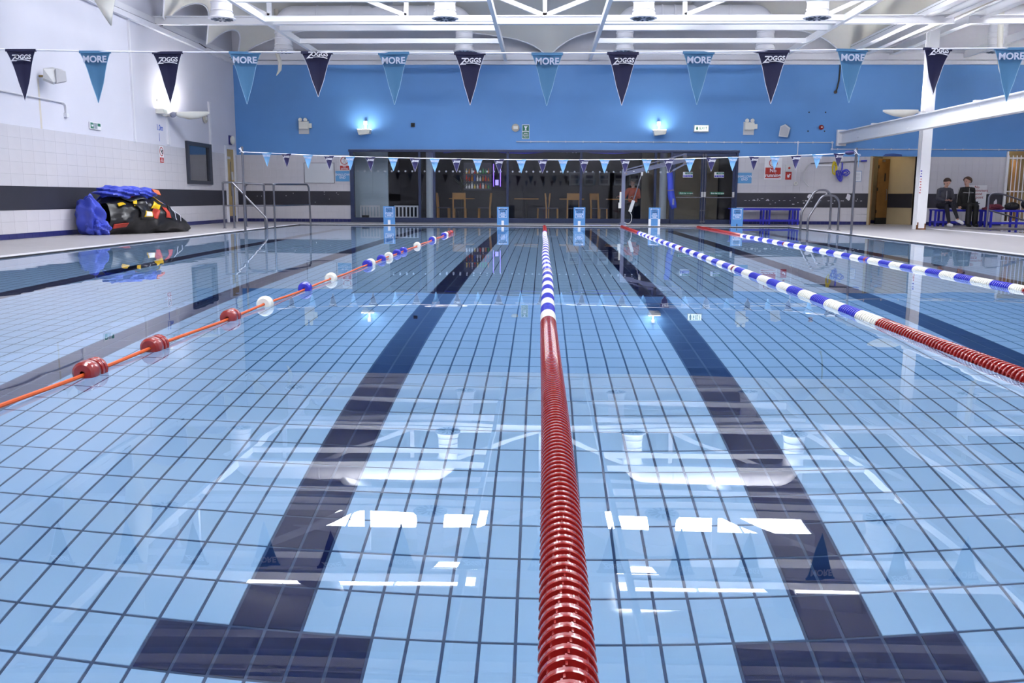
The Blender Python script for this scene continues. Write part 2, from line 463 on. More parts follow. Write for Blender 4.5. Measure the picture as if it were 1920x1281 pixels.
# rim bead and tie rods
mb = MB().tube([Vector(vs_[j]) for j in range(0, ny + 1)], .022, 6).tube([Vector(vs_[i * (ny + 1) + ny]) for i in range(nx + 1)], .022, 6)
mb.build('rim_bead', WHITE, ceiling)
for tx, ty in ties:
    z_ = memb_z(tx, ty)
    a = Vector((tx, ty, z_)); b = Vector((WL + .03, ty, 5.0)) if tx < WL + .3 else Vector((tx, WB - .05, 5.05))
    MB().tube([a, b], .012, 6).build('tie_rod', BLACK, ceiling)

# ================================================================== ROOF STEEL, RAFTS, DUCTS, ROOFLIGHTS
def rooflight(x0, x1, y0, y1, label, k=1.0):
    z = 6.72
    t = thing('rooflight', label, 'skylight', ((x0 + x1) / 2, (y0 + y1) / 2, z), 'rooflights over the lane pool')
    w, d = (x1 - x0) / 2, (y1 - y0) / 2
    MB().box(-w, w, -d, -d + .06, -.06, .3).box(-w, w, d - .06, d, -.06, .3).box(-w, -w + .06, -d + .06, d - .06, -.06, .3).box(w - .06, w, -d + .06, d - .06, -.06, .3).build('frame', STEELW, t)
    MB().box(-w + .06, w - .06, -d + .06, d - .06, 0, .02).build('glazing', emit('rooflight_glazing_%d' % int(k * 100), ROOF_C, ROOF_E * k), t)
    for k in (-.33, .33): MB().box(2 * w * k / 2 - .02, 2 * w * k / 2 + .02, -d + .06, d - .06, -.05, -.001).build('glazing_bar', STEELW, t)
names = {19.6: 'beyond the second truss', 16.35: 'over the second truss', 10.6: 'added unseen over the third truss', 4.6: 'added unseen over the near lanes', -1.4: 'added unseen over the near end'}
for yc, d in ((19.6, .78), (16.35, .72), (10.6, .8), (4.6, .8), (-1.4, .8)):  # nearest three rows lie out of view, added to light the hall
    rooflight(-6.1, -1.2, yc - d, yc + d, 'long white rooflight %s, left of the centre line' % names[yc], 1.6 if yc > 19 else .88)
    rooflight(1.5, 6.2, yc - d, yc + d, 'long white rooflight %s, right of the centre line' % names[yc], 1.6 if yc > 19 else .88)
for yc in (20.0, 9.0):
    rooflight(12.0, 15.5, yc - .8, yc + .8, 'rooflight over the learner pool, %s' % ('far one' if yc > 15 else 'near one'), 2.2 if yc > 15 else .9)

def ibeam(mb, a, b, w, h, tf=.02, tw=.014, mi=0):
    """I section between a and b; top and bottom flange and web"""
    a, b = Vector(a), Vector(b)
    mb.bar(a + Vector((0, 0, h / 2 - tf / 2)), b + Vector((0, 0, h / 2 - tf / 2)), w, tf, mi)
    mb.bar(a - Vector((0, 0, h / 2 - tf / 2)), b - Vector((0, 0, h / 2 - tf / 2)), w, tf, mi)
    mb.bar(a, b, tw, h - 2 * tf, mi)
    return mb

POSTX = [-9.3, -6.72, -3.36, 0.0, 3.36, 6.72, 9.6]
tn = {22.0: 'white lattice roof truss nearest the blue back wall', 15.9: 'white lattice roof truss, second from the back wall', 9.8: 'white lattice roof truss, third from the back wall', 3.7: 'white lattice roof truss above the near pennants'}
for ty in (22.0, 15.9, 9.8, 3.7):
    t = thing('roof_truss', tn[ty], 'truss', (0, ty, 4.95), 'lattice roof trusses')
    ibeam(MB(), (WL, 0, .1), (9.75, 0, .1), .16, .2).build('bottom_chord', STEELW, t)
    MB().bar((WL + .3, 0, 1.55), (9.6, 0, 1.55), .12, .12).build('top_chord', STEELW, t)
    for x in POSTX[1:-1]: MB().bar((x, 0, .2), (x, 0, 1.5), .1, .1).build('post', STEELW, t)
    for i, x in enumerate(POSTX):
        if x < 0: MB().bar((x, 0, 1.5), (POSTX[i + 1], 0, .2), .1, .1).build('diagonal', STEELW, t)
        if x > 0: MB().bar((x, 0, 1.5), (POSTX[i - 1], 0, .2), .1, .1).build('diagonal', STEELW, t)
t = thing('roof_beam', 'white cross beam right of the column, over the learner pool', 'beam', (0, 22.0, 4.95))
ibeam(MB(), (10.1, 0, .1), (WR, 0, .1), .16, .2).build('web_and_flanges', STEELW, t)

BARS = [26.45, 24.5, 22.6, 21.4, 19.2, 18.2, 16.5, 15.3, 13.1, 12.25, 10.4, 9.2, 7.0, 6.0]
def raft(xa, xb, label):
    t = thing('ceiling_raft', label, 'raft', (0, 0, 4.9), 'suspended white rafts')
    for x in (xa, xb): MB().box(x - .045, x + .045, 5.4, 27.7, 0, .15).build('side_rail', STEELW, t)
    for yb in BARS:
        MB().box(xa + .045, xb - .045, yb - .05, yb + .05, .012, .135).build('cross_bar', STEELW, t)
    return t
raft(-6.68, -1.18, 'white steel raft hung over the left half of the pool')
raft(1.38, 7.0, 'white steel raft hung over the right half of the pool')
t = thing('ceiling_raft', 'white raft bars over the learner pool at the far right', 'raft', (0, 0, 4.9), 'suspended white rafts')
MB().box(12.55, 12.66, 14.0, 27.7, .1, .3).build('side_rail', STEELW, t)
for yb in (26.0, 24.0): MB().box(12.66, 17.5, yb - .05, yb + .05, 0, .14).build('cross_bar', STEELW, t)

# valley beams above the column line
for k, (x, lab) in enumerate(((9.12, 'long white gutter beam on the pool side of the column'), (9.62, 'long white beam resting on the column head'), (10.45, 'long white gutter beam behind the column'))):
    t = thing('gutter_beam', lab, 'beam', (x, 0, 5.2), 'beams along the column line')
    if k == 0:
        MB().box(-.11, .11, WN + .1, 27.7, -.09, .09).build('beam_body', STEELW, t)
        MB().box(-.113, .113, WN + .1, 27.7, .025, .032).build('dark_line', DARKSLOT, t)  # thin dark line wrapped round the beam
    else:
        ibeam(MB(), (0, WN + .1, 0), (0, 27.7, 0), .2, .24).build('web_and_flanges', STEELW, t)

# steel column
t = thing('steel_column', 'white rusty-footed steel column on the right deck', 'column', (9.98, 23.75, DZ))
h = 5.05
MB().box(-.125, .125, -.165, -.14, 0, h).box(-.125, .125, .06, .085, 0, h).box(-.012, .012, -.14, .06, 0, h).build('shaft', STEELW, t)
RUST = mat('rust', (104, 62, 26), .8, vary=.5, vscale=14)
MB().box(-.13, .13, -.175, -.166, 0, .035).box(-.125, -.095, -.172, -.166, .03, .12).box(.09, .125, -.172, -.166, .03, .16).box(-.1, -.07, -.172, -.166, .02, .19).build('rust_patch', RUST, t)
for zz, hh in ((1.32, .1),):
    mm = mat('red_print', (190, 60, 66), .6)
    for k in range(9):
        MB().box(-.108 + (.01 if k % 2 else -.006), -.07, -.1665, -.165, .95 + k * .07, .975 + k * .07).build('mark', mm if k < 6 else BLUEP, t)
# long beam at head height
t = thing('steel_beam', 'low white steel beam running past the column to the back wall', 'beam', (9.08, 0, 2.645))
ibeam(MB(), (0, 2.0, 0), (0, 27.68, 0), .2, .37, .025, .014).build('web_and_flanges', STEELW, t)
MB().box(-.14, .14, 27.68, 27.79, -.24, .24).build('end_plate', STEELW, t)
for yy in (26.2, 24.5, 22.6, 20.7, 18.8, 17.2):
    for dz in (-.08, .08):
        for dy in (-.04, .04): MB().lathe([(.014, 0), (.014, .012), (.001, .014)], 8, 0, Matrix.Translation((-.007, yy + dy, dz)) @ Matrix.Rotation(-PI / 2, 4, 'Y')).build('bolt', STEELW, t)
for yy in (25.0, 21.8, 19.0): MB().box(-.06, .06, yy - .06, yy + .06, .186, .225).build('top_clip', STEELW, t)

# ducts with drops and swirl diffusers
def diffuser(mb, c):
    M = Matrix.Translation(c)
    mb.lathe([(.26, .12), (.26, .05), (.31, .02), (.31, 0), (.28, -.012), (.20, -.005), (.06, -.02), (.001, -.03)], 28, 0, M)
DARKG = mat('diffuser_slot', (70, 82, 104), .5)
def duct_row(yc, spans, tops):
    for (xa, xb, lab) in spans:
        t = thing('air_duct', lab, 'duct', (0, yc, 0), 'spiral air ducts')
        zc = 5.85
        pts = []
        for k in range(9):
            a = PI / 2 * k / 8; pts.append((xa + .35 - .35 * math.cos(a), 0, zc - .35 + .35 * math.sin(a)))
        for k in range(9):
            a = PI / 2 * (1 - k / 8); pts.append((xb - .35 + .35 * math.cos(a), 0, zc - .35 + .35 * math.sin(a)))
        pts = [(xa, 0, 4.95)] + pts + [(xb, 0, 4.95)]
        mid = (xa + xb) / 2
        MB().tube(pts, .235, 24).build('duct_run', WHITE, t)
        MB().tube([(mid, 0, zc), (mid + .12, .1, zc + .25), (mid + .35, .35, zc + .5), (mid + .6, .6, zc + 1.1)], .23, 20).build('branch', mat('galvanised_duct', (196, 198, 206), .3, metal=.6), t)
        for x in (xa + 1.0, mid - .6, mid + .9, xb - 1.0): MB().lathe([(.236, -.03), (.248, -.02), (.248, .02), (.236, .03)], 24, 0, Matrix.Translation((x, 0, zc)) @ Matrix.Rotation(PI / 2, 4, 'Y')).build('joint_band', WHITE, t)
        for x in (xa, xb):
            for z_ in (5.02, 5.2, 5.34): MB().lathe([(.236, -.02), (.25, -.01), (.25, .01), (.236, .02)], 24, 0, Matrix.Translation((x, 0, z_))).build('joint_band', WHITE, t)
        for x in (xa, xb):
            m2 = MB(); diffuser(m2, (x, 0, 4.84)); d = m2.build('diffuser', WHITE, t)
            m2 = MB()
            for k in range(12):
                a = 2 * PI * k / 12; c, s_ = math.cos(a), math.sin(a)
                Mr = Matrix.Translation((x, 0, 4.832)) @ Matrix.Rotation(a, 4, 'Z')
                m2.box(.07, .25, -.02, .02, -.012, -.004, 0, Mr)
            m2.build('swirl_vane', DARKG, d)
duct_row(25.45, [(-7.36, -2.25, 'white duct and two vents nearest the back wall, left side'), (2.23, 6.11, 'white duct and two vents nearest the back wall, right side')], 0)
duct_row(20.68, [(-7.44, -2.28, 'white duct and two vents in the middle row, left side'), (2.24, 6.14, 'white duct and two vents in the middle row, right side')], 0)
duct_row(14.85, [(-6.9, -2.0, 'white duct and two vents in the near row, left side'), (2.2, 6.1, 'white duct and two vents in the near row, right side')], 0)
duct_row(25.5, [(12.46, 16.0, 'thick white duct with vents over the learner pool')], 0)

# loose pale fabric tails hanging from the membrane rim
def tail(pts, w, label, side=(1, 0, 0)):
    mb = MB(); s_ = Vector(side); vs2 = []
    for k, p in enumerate(pts):
        ww = w[k]; vs2 += [Vector(p) - s_ * ww / 2, Vector(p) + s_ * ww / 2 + Vector((0, .02, 0))]
    n = len(pts)
    mb.add(vs2, [(2 * i, 2 * i + 1, 2 * i + 3, 2 * i + 2) for i in range(n - 1)], 0, True)
    o = mb.build('fabric_tail', MEMB); m_ = o.modifiers.new('thick', 'SOLIDIFY'); m_.thickness = .006
    tag(o, label, 'fabric', 'loose fabric tails')
tail([(-7.67, 25.9, memb_z(-7.67, 25.9)), (-7.67, 25.9, 5.75), (-7.68, 25.9, 5.2), (-7.68, 25.9, 4.85), (-7.60, 25.88, 4.62), (-7.62, 25.88, 4.4), (-7.72, 25.88, 4.25)], [.12, .12, .13, .12, .11, .1, .02], 'pale fabric strip dangling by the far left vent')
tail([(-6.08, 12.0, memb_z(-6.08, 12.0)), (-6.05, 12.0, 5.2), (-6.05, 12.0, 4.2), (-6.05, 12.0, 3.9), (-6.05, 12.0, 3.6), (-6.08, 12.0, 3.48), (-6.05, 12, 3.3), (-6.01, 12, 3.14)], [.02, .02, .3, .42, .36, .28, .14, .01], 'white fabric tip hanging at the upper left')
tail([(11.8, 24.0, memb_z(11.8, 24.0)), (11.8, 24.0, 5.4), (11.84, 24.0, 4.6), (11.9, 24, 4.2), (12.02, 24, 3.76)], [.14, .16, .16, .14, .02], 'pale fabric strip dangling at the far right')

# ================================================================== LANE ROPES
def disc_mesh(name, m):
    prof = [(.012, -.0198), (.036, -.0198), (.036, -.0075), (.0515, -.0075), (.0535, -.005), (.0535, .005), (.0515, .0075), (.036, .0075), (.036, .0198), (.012, .0198)]
    b = MB().lathe(prof, 26, 0, Matrix.Rotation(PI / 2, 4, 'X'))
    # ribs between hub and rim
    for k in range(8):
        Mr = Matrix.Rotation(2 * PI * k / 8 + .2, 4, 'Y')
        b.box(.035, .048, -.0195, .0195, -.002, .002, 0, Mr)
    me = b.mesh(name); me.materials.append(m); return me
DISC = [disc_mesh('float_disc', m) for m in (REDP, WHITEP, BLUEP)]
def rope_colour(y, red0, red1, ph):
    if y < red0 or y > red1: return 0
    for mk in ((8.9, 9.0), (13.0, 13.1), (17.2, 17.3)):
        if mk[0] + ph < y < mk[1] + ph: return 0
    return 1 + int(((y - red0) / .365)) % 2
def lane_rope(x, red0, red1, label, ph):
    t = thing('lane_rope', label, 'lane rope', (x, 0, -.008), 'lane ropes of ribbed floats')
    MB().tube([(0, .03, 0), (0, 25.02, 0)], .006, 8).build('cable', CHROME, t)
    ys = [.06 + k * .04 for k in range(int((24.95 - .06) / .04))]
    sc = []
    for y in ys:
        p = proj((x, y, .03))
        ok = p is not None and -20 < p[0] < 1940 and p[1] < 1310
        sc.append((1 / p[2] if ok else -1, y))
    sc.sort(reverse=True)
    rest = MB()
    me0 = DISC[0]
    V = [tuple(v.co) for v in me0.vertices]; Fc = [tuple(p.vertices) for p in me0.polygons]
    for n, (s_, y) in enumerate(sc):
        c = rope_colour(y, red0, red1, ph)
        dx = .006 * math.sin(y * .9 + ph * 3)
        if n < 300 and s_ > 0:
            o = link('float_disc', DISC[c], t, loc=(dx, y, 0)); o.rotation_euler = (0, y * 2.4, 0)
        else:
            rest.add([(v[0] + dx, v[1] + y, v[2]) for v in V], Fc, c, True)
    o = rest.build('float_disc_run', [REDP, WHITEP, BLUEP], t); o['kind'] = 'stuff'
lane_rope(ROPE0, 5.05, 20.4, 'lane rope down the middle of the picture, red at the near end', 0.0)
lane_rope(2.23, 5.1, 20.4, 'lane rope to the right of the middle one, red at lower right', .7)
lane_rope(4.36, 5.1, 19.2, 'lane rope farthest right, blue and white toward the ladder', -1.6)

# the sparse float line on the left
t = thing('float_line', 'orange rope with scattered red, white and blue floats on the left', 'float line', (-2.075, 0, .012))
MB().tube([(0, -.02 + k * .2, .004 * math.sin(k * .7)) for k in range(102)], .0095, 8).build('rope', ORANGE, t)
def float_mesh(segs_, r):
    b = MB(); y = -sum(segs_) / 2
    for s_ in segs_:
        b.lathe([(.012, y + .001), (r * .72, y + .001), (r * .93, y + s_ * .12), (r, y + s_ * .35), (r, y + s_ * .65), (r * .93, y + s_ * .9), (r * .8, y + s_ - .001), (.012, y + s_ - .001)], 20, 0, Matrix.Rotation(-PI / 2, 4, 'X')); y += s_
    return b
FLM = {}
for y, c, big in ((3.13, 'r', 3), (3.83, 'r', 3), (5.03, 'r', 2), (5.79, 'w', 1), (6.95, 'b', 1), (7.93, 'w', 1), (9.8, 'b', 1), (10.0, 'w', 1), (10.75, 'b', 1), (11.3, 'w', 1), (12.0, 'b', 1), (12.6, 'b', 1), (14.1, 'w', 1), (16.1, 'b', 1), (16.32, 'w', 1), (18.2, 'b', 1), (18.55, 'w', 1), (19.2, 'r', 2), (19.75, 'r', 2)):
    k = (c, big)
    if k not in FLM:
        FLM[k] = float_mesh({3: [.085, .03, .03], 2: [.08, .06], 1: [.09]}[big], .056 if c == 'r' else .06).mesh('float'); FLM[k].materials.append({'r': REDP, 'w': WHITEP, 'b': BLUEP}[c])
    link('float', FLM[k], t, loc=(0, y, .005))

# ================================================================== PENNANT LINES
def zoggs_parts(parent, at, s):
    """italic white word with a large first letter and an underline sweep"""
    A = Vector(at)
    letter(parent, 'Z', .062 * s, LETW, A + Vector((-.048 * s, 0, -.004 * s)), bold=.0012 * s, shear=.25)
    letter(parent, 'OGGS', .042 * s, LETW, A + Vector((.018 * s, 0, .004 * s)), bold=.0012 * s, shear=.12)
    pts = []
    for k in range(9):
        u = k / 8; pts.append(A + Vector(((-.078 + .15 * u) * s, -.001, (-.030 + .014 * math.sin(PI * u * .9)) * s)))
    for k in range(8, -1, -1):
        u = k / 8; pts.append(A + Vector(((-.078 + .15 * u) * s, -.001, (-.030 + .014 * math.sin(PI * u * .9) + .006 * u + .001) * s)))
    MB().poly(pts, (0, .001, 0)).build('underline', LETW, parent)

PENN = {}
def pennant(parent, x, z, w, h, navy, fold=False, tilt=0.0, big=True, rng=random):
    key = (navy, w, h, fold)
    if key not in PENN:
        b = MB(); rows = 8; vs2 = []; n = 6
        for i in range(rows + 1):
            v = i / rows
            ww = w * (1 - v) * (1 - .10 * math.sin(PI * min(1, v * 1.6)))
            for k in range(n + 1):
                u = k / n - .5
                vs2.append((u * max(ww, .002), .012 * math.sin(v * 2.6) * (1 if not fold else 1.6) + .004 * math.cos(u * 6), -v * h))
        b.add(vs2, [(i * (n + 1) + k, i * (n + 1) + k + 1, (i + 1) * (n + 1) + k + 1, (i + 1) * (n + 1) + k) for i in range(rows) for k in range(n)], 0, True)
        # hem folded over the tape
        b.box(-w / 2, w / 2, -.006, .006, -.012 * (w / .2), .004)
        me = b.mesh('pennant'); me.materials.append(FABN if navy else FABB); PENN[key] = me
        # white binding along both sides
        b2 = MB()
        L_ = [Vector(vs2[i * (n + 1)]) for i in range(rows + 1)]; R_ = [Vector(vs2[i * (n + 1) + n]) for i in range(rows + 1)]
        b2.tube(L_, .0016, 5).tube(R_, .0016, 5)
        me2 = b2.mesh('binding'); me2.materials.append(TAPE if navy else mat('pale_blue_edge', (150, 190, 220), .6)); PENN[key + ('b',)] = me2
    o = link('pennant', PENN[key], parent, loc=(x, 0, z)); o.rotation_euler = (0, 0, tilt)
    link('binding', PENN[key + ('b',)], o)
    s = w / .2
    if navy: zoggs_parts(o, (0, -.014 * s if big else -.02, (-.018 if fold else -.052) * s), s * .92)
    else: letter(o, 'MORE', .056 * s, LETP, (0, -.014 * s if big else -.02, -.052 * s), bold=.0016 * s)
    return o

front = [(-3.331, 1.728), (-2.852, 1.717), (-2.386, 1.712), (-1.891, 1.711), (-1.433, 1.711), (-0.947, 1.708), (-0.467, 1.706), (0.017, 1.703), (0.488, 1.706), (0.957, 1.71), (1.416, 1.717), (1.899, 1.724), (2.418, 1.729), (2.863, 1.732)]
t = thing('pennant_line', 'near string of large navy and blue pennants across the top', 'bunting', (0, 4.98, 0), 'backstroke pennant lines')
pts = [(-6.9, 0, 1.80), (-5.2, 0, 1.755)] + [(x, 0, z) for x, z in front] + [(4.2, 0, 1.765), (6.9, 0, 1.83)]
MB().tube(pts, .0045, 6).build('tape', TAPE, t)
for k, (x, z) in enumerate(front):
    pennant(t, x, z, .197, .272 if k in (4, 12) else .318, k % 2 == 0, k in (4, 12), (0, .06, -.04, .1, .15, -.05, .04, 0, 0, .05, -.05, .1, .25, -.1)[k])
for s_, lab in ((-1, 'left'), (1, 'right')):
    q = thing('pennant_post', 'stainless post holding the near pennant string, %s side out of frame' % lab, 'post', (6.95 * s_, 4.98, DZ))
    MB().tube([(0, 0, 0), (0, 0, 1.9)], .022, 12).build('tube', CHROME, q); MB().lathe([(.07, 0), (.07, .01), (.03, .02)], 16).build('base_collar', CHROME, q)

back = [(-6.83, 1.8), (-6.27, 1.778), (-5.82, 1.757), (-5.33, 1.735), (-4.85, 1.712), (-4.37, 1.702), (-3.91, 1.692), (-3.39, 1.682), (-2.9, 1.672), (-2.45, 1.666), (-1.96, 1.66), (-1.48, 1.654), (-1.0, 1.648), (-0.5, 1.646), (-0.02, 1.646), (0.44, 1.646), (0.91, 1.646), (1.37, 1.65), (1.83, 1.654), (2.31, 1.659), (2.8, 1.663), (3.27, 1.68), (3.75, 1.697), (4.22, 1.714), (4.69, 1.724), (5.15, 1.734), (5.61, 1.755), (6.08, 1.776), (6.55, 1.797), (6.9, 1.827)]
t = thing('pennant_line', 'far string of small navy and light blue pennants between two posts', 'bunting', (0, 19.86, 0), 'backstroke pennant lines')
MB().tube([(x, 0, z) for x, z in back], .009, 6).build('tape', TAPE, t)
FABB_keep = FABB
FABB = mat('light_blue_pennant_cloth', (128, 184, 232), .6); PENN.clear()
FABN = mat('indigo_pennant_cloth', (44, 40, 92), .6)
for k, (x, z) in enumerate(back[1:-1]):
    pennant(t, x, z, .235, .30, k % 2 == 1, False, random.uniform(-.25, .25), False)
o = pennant(t, 7.0, 1.80, .12, .3, False, False, .9, False)
MB().ball((6.78, -.02, 1.82), .11, .05, .045, 10, 7).build('bunched_end', FABN, t)
for x, z, lab in ((-6.83, 1.92, 'thin stainless post at the left pool steps, tying the far pennants'), (6.93, 1.93, 'thin stainless post by the pool ladder, tying the far pennants')):
    q = thing('pennant_post', lab, 'post', (x, 19.86, DZ))
    MB().tube([(0, 0, 0), (0, 0, z - DZ)], .026, 12).build('tube', CHROME, q)
    MB().lathe([(.06, 0), (.06, .012), (.03, .02)], 16).build('base_collar', CHROME, q)
    MB().tube([(-.06, -.03, 1.86), (.0, -.035, 1.80), (.05, -.03, 1.76)], .01, 6).tube([(-.05, -.03, 1.77), (0, -.035, 1.80), (-.03, -.03, 1.88)], .01, 6).build('cord_knot', TAPE, q)

# ================================================================== GLAZED FRONT AND DOORS
FY0, FY1 = WB - .05, WB + .1
win = tag(link('window_1', None, None, (0, 0, 0)), 'wide navy framed glazed front of the cafe', None, None, 'structure')
MB().box(GL - .03, GR + .02, FY0 - .03, FY1, 2.19, 2.26).build('head_rail', FRAME, win)
MB().box(GL, 3.96, FY0, FY1, DZ, .16).build('sill_rail', FRAME, win)
MULL = [(-6.05, -5.93), (-3.90, -3.83), (-3.44, -3.37), (-1.145, -1.075), (1.135, 1.205), (3.435, 3.505), (3.93, 3.99), (5.93, 6.0)]
for a, b in MULL: MB().box(a, b, FY0, FY1, .16 if b < 3.9 else DZ, 2.19).build('mullion', FRAME, win)
panes = [(MULL[i][1], MULL[i + 1][0]) for i in range(6)]
DOT = mat('frosted_dot', (196, 204, 216), .6)
for i, (a, b) in enumerate(panes):
    p = MB().box(a, b, WB + .02, WB + .03, .16, 2.19).build('pane', GLASS, win)
    m2 = MB(); x = a + .12
    while x < b - .08:
        m2.lathe([(.03, 0), (.03, .002), (.001, .002)], 10, 0, Matrix.Translation((x, WB + .018, 1.60)) @ Matrix.Rotation(PI / 2, 4, 'X')); x += .214
    if i != 0 or True:
        o = m2.build('frosted_dots', DOT, p); o['kind'] = 'stuff'
def leaf(a, b, hinge, label):
    """glazed escape door with push bar and bolts; hinge side 'l' or 'r'"""
    d = tag(link('door_1' if hinge == 'l' else 'door_2', None, None, (0, 0, 0)), label, None, None, 'structure')
    y0, y1 = WB - .03, WB + .03
    MB().box(a, a + .08, y0, y1, DZ, 2.18).build('stile', FRAME, d); MB().box(b - .08, b, y0, y1, DZ, 2.18).build('stile', FRAME, d)
    MB().box(a + .08, b - .08, y0, y1, DZ, .15).build('bottom_rail', FRAME, d); MB().box(a + .08, b - .08, y0, y1, 2.08, 2.18).build('top_rail', FRAME, d)
    MB().box(a + .08, b - .08, WB - .004, WB + .004, .15, 2.08).build('pane', GLASS, d)
    MB().tube([(a + .04, y0 - .06, .83), (b - .04, y0 - .06, .83)], .018, 10).build('push_bar', CHROME, d)
    xb = b - .035 if hinge == 'l' else a + .035
    MB().tube([(xb, y0 - .03, .05), (xb, y0 - .03, 2.15)], .013, 8).build('bolt_rod', CHROME, d)
    for x in ((xb,) if hinge == 'l' else (xb, b - .05)): MB().box(x - .03, x + .03, y0 - .07, y0 - .001, .84, 1.0).build('latch_box', PLASTG, d)
    for z in (.43, .08, 2.12): MB().box(xb - .035, xb + .035, y0 - .045, y0 - .002, z - .012, z + .012).build('rod_guide', CHROME, d)
    return d
leaf(4.0, 4.955, 'l', 'left leaf of the glazed escape doors')
leaf(4.965, 5.925, 'r', 'right leaf of the glazed escape doors')
def sign(name, label, x0, x1, z0, z1, m, y=WB - .016, group=None, cat='sign', th=.006):
    t = thing(name, label, cat, ((x0 + x1) / 2, y, (z0 + z1) / 2), group)
    w, h = (x1 - x0) / 2, (z1 - z0) / 2
    MB().box(-w, w, -th, 0, -h, h).build('sign_plate', m, t)
    return t, w, h, -th - .0015
for k, (x, lab) in enumerate(((4.42, 'left'), (5.38, 'right'))):
    t, w, h, y = sign('push_bar_sign', 'green strip reading push bar to open on the %s door leaf' % lab, x - .21, x + .21, .92, 1.0, GREENS, WB - .006, 'door notices')
    letter(t, 'Push bar to open', .058, LETW, (.03, y, 0), bold=.001)
    MB().poly([(-.19, y, 0), (-.165, y, -.025), (-.13, y, .025), (-.165, y, -.01)], (0, .001, 0)).build('tick_mark', LETW, t)
    t, w, h, y = sign('fire_door_sign', 'white notice with green and blue strips on the %s door leaf' % lab, x - .12 + .02, x + .2, 1.44, 1.61, SIGNW, WB - .006, 'door notices')
    MB().box(-.08, .145, y, y + .001, .01, .07).build('green_strip', GREENS, t); MB().box(-.08, .145, y, y + .001, -.07, -.015).build('blue_strip', BLUEP, t)
    letter(t, 'Fire escape', .034, LETW, (.035, y - .001, .04), bold=.0006); letter(t, 'Keep clear', .034, LETW, (.035, y - .001, -.043), bold=.0006)
    MB().lathe([(.026, 0), (.026, .001), (.001, .001)], 12, 0, Matrix.Translation((-.115, y + .001, -.043)) @ Matrix.Rotation(PI / 2, 4, 'X')).build('blue_disc', BLUEP, t)

# ================================================================== CAFE BEHIND THE GLASS
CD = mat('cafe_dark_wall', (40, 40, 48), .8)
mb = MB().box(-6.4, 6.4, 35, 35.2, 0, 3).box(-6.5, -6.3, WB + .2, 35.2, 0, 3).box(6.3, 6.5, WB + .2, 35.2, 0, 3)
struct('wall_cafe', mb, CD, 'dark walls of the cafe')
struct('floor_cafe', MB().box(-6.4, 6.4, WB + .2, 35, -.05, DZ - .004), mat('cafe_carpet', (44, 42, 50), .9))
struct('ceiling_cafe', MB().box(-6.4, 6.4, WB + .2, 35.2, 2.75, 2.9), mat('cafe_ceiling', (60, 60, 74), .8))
struct('wall_cafe_partition', MB().box(-6.2, -5.1, 29.2, 29.3, 0, 2.75), mat('pale_blue_partition', (196, 212, 226), .5))
struct('wall_cafe_lobby', MB().box(3.5, 6.2, 32.0, 32.1, 0, 2.75), mat('lobby_beige', (150, 140, 120), .7))
# blue lit valance along the cafe ceiling, with its lettering
t = thing('cafe_valance', 'dark blue draped valance above the cafe windows', 'drape', (0, 28.6, 0))
b = MB(); n = 120; vs2 = []
for i in range(n + 1):
    x = -3.2 + 6.0 * i / n
    for z in (2.75, 2.5, 2.22 + .04 * math.sin(x * 2.2)): vs2.append((x, .05 * math.sin(x * 9) * (2.8 - z) * 2, z))
b.add(vs2, [(3 * i + k, 3 * i + 3 + k, 3 * i + 4 + k, 3 * i + 1 + k) for i in range(n) for k in (0, 1)], 0, True)
b.build('cloth', mat('valance_blue', (66, 66, 190), .6), t)
MB().box(-3.2, 2.8, -.32, -.28, 2.70, 2.74).build('led_strip', emit('valance_fill', (.16, .14, 1.0), 5.0), t); letter(t, 'cafe', .2, LETP, (.62, -.2, 2.27)); letter(t, 'M', .2, LETW, (.98, -.2, 2.27), bold=.006)  # unseen strip lamp added to light the valance cloth blue
for x in (-3.655, 3.83):
    t = thing('round_column', 'pale round column behind the cafe glass, %s' % ('left of the bar' if x < 0 else 'beside the escape doors'), 'column', (x, 28.65, 0))
    MB().lathe([(.12, DZ), (.12, 2.75)], 24).build('shaft', mat('column_paint', (206, 214, 222), .5), t)
    MB().lathe([(.125, DZ), (.125, .08), (.12, .09)], 24).build('foot_ring', CHROME, t)
for x0, x1, lab in ((-4.83, -4.05, 'white slatted radiator guard left of the column'), (-5.95, -5.3, 'white slatted radiator guard behind the pale pane')):
    t = thing('radiator_guard', lab, 'radiator', ((x0 + x1) / 2, 28.75, 0), 'cafe radiator guards')
    w = (x1 - x0) / 2
    MB().box(-w, w, -.02, .02, .48, .53).build('top_rail', WHITE, t); MB().box(-w, w, -.02, .02, .12, .17).build('bottom_rail', WHITE, t)
    n = 7
    for k in range(n): MB().box(-w + (2 * w - .05) * k / (n - 1), -w + .05 + (2 * w - .05) * k / (n - 1), -.018, .018, .17, .48).build('slat', WHITE, t)
    for s_ in (-1, 1): MB().box(s_ * (w - .04) - .02, s_ * (w - .04) + .02, -.02, .02, DZ, .12).build('foot', WHITE, t)
t = thing('small_bin', 'small dark bin by the pale partition in the cafe', 'bin', (-5.72, 28.45, DZ))
MB().lathe([(.001, 0), (.09, 0), (.12, .2), (.11, .2), (.085, .02), (.001, .02)], 14).build('bin_body', BLACK, t)
def cafe_table(x, y, label):
    t = thing('cafe_table', label, 'table', (x, y, DZ), 'cafe tables')
    MB().box(-.4, .4, -.35, .35, .73, .76).build('table_top', WOOD, t); MB().tube([(0, 0, .03), (0, 0, .73)], .03, 10).build('pedestal', BLACK, t); MB().lathe([(.24, 0), (.24, .015), (.04, .04)], 18).build('foot_plate', BLACK, t)
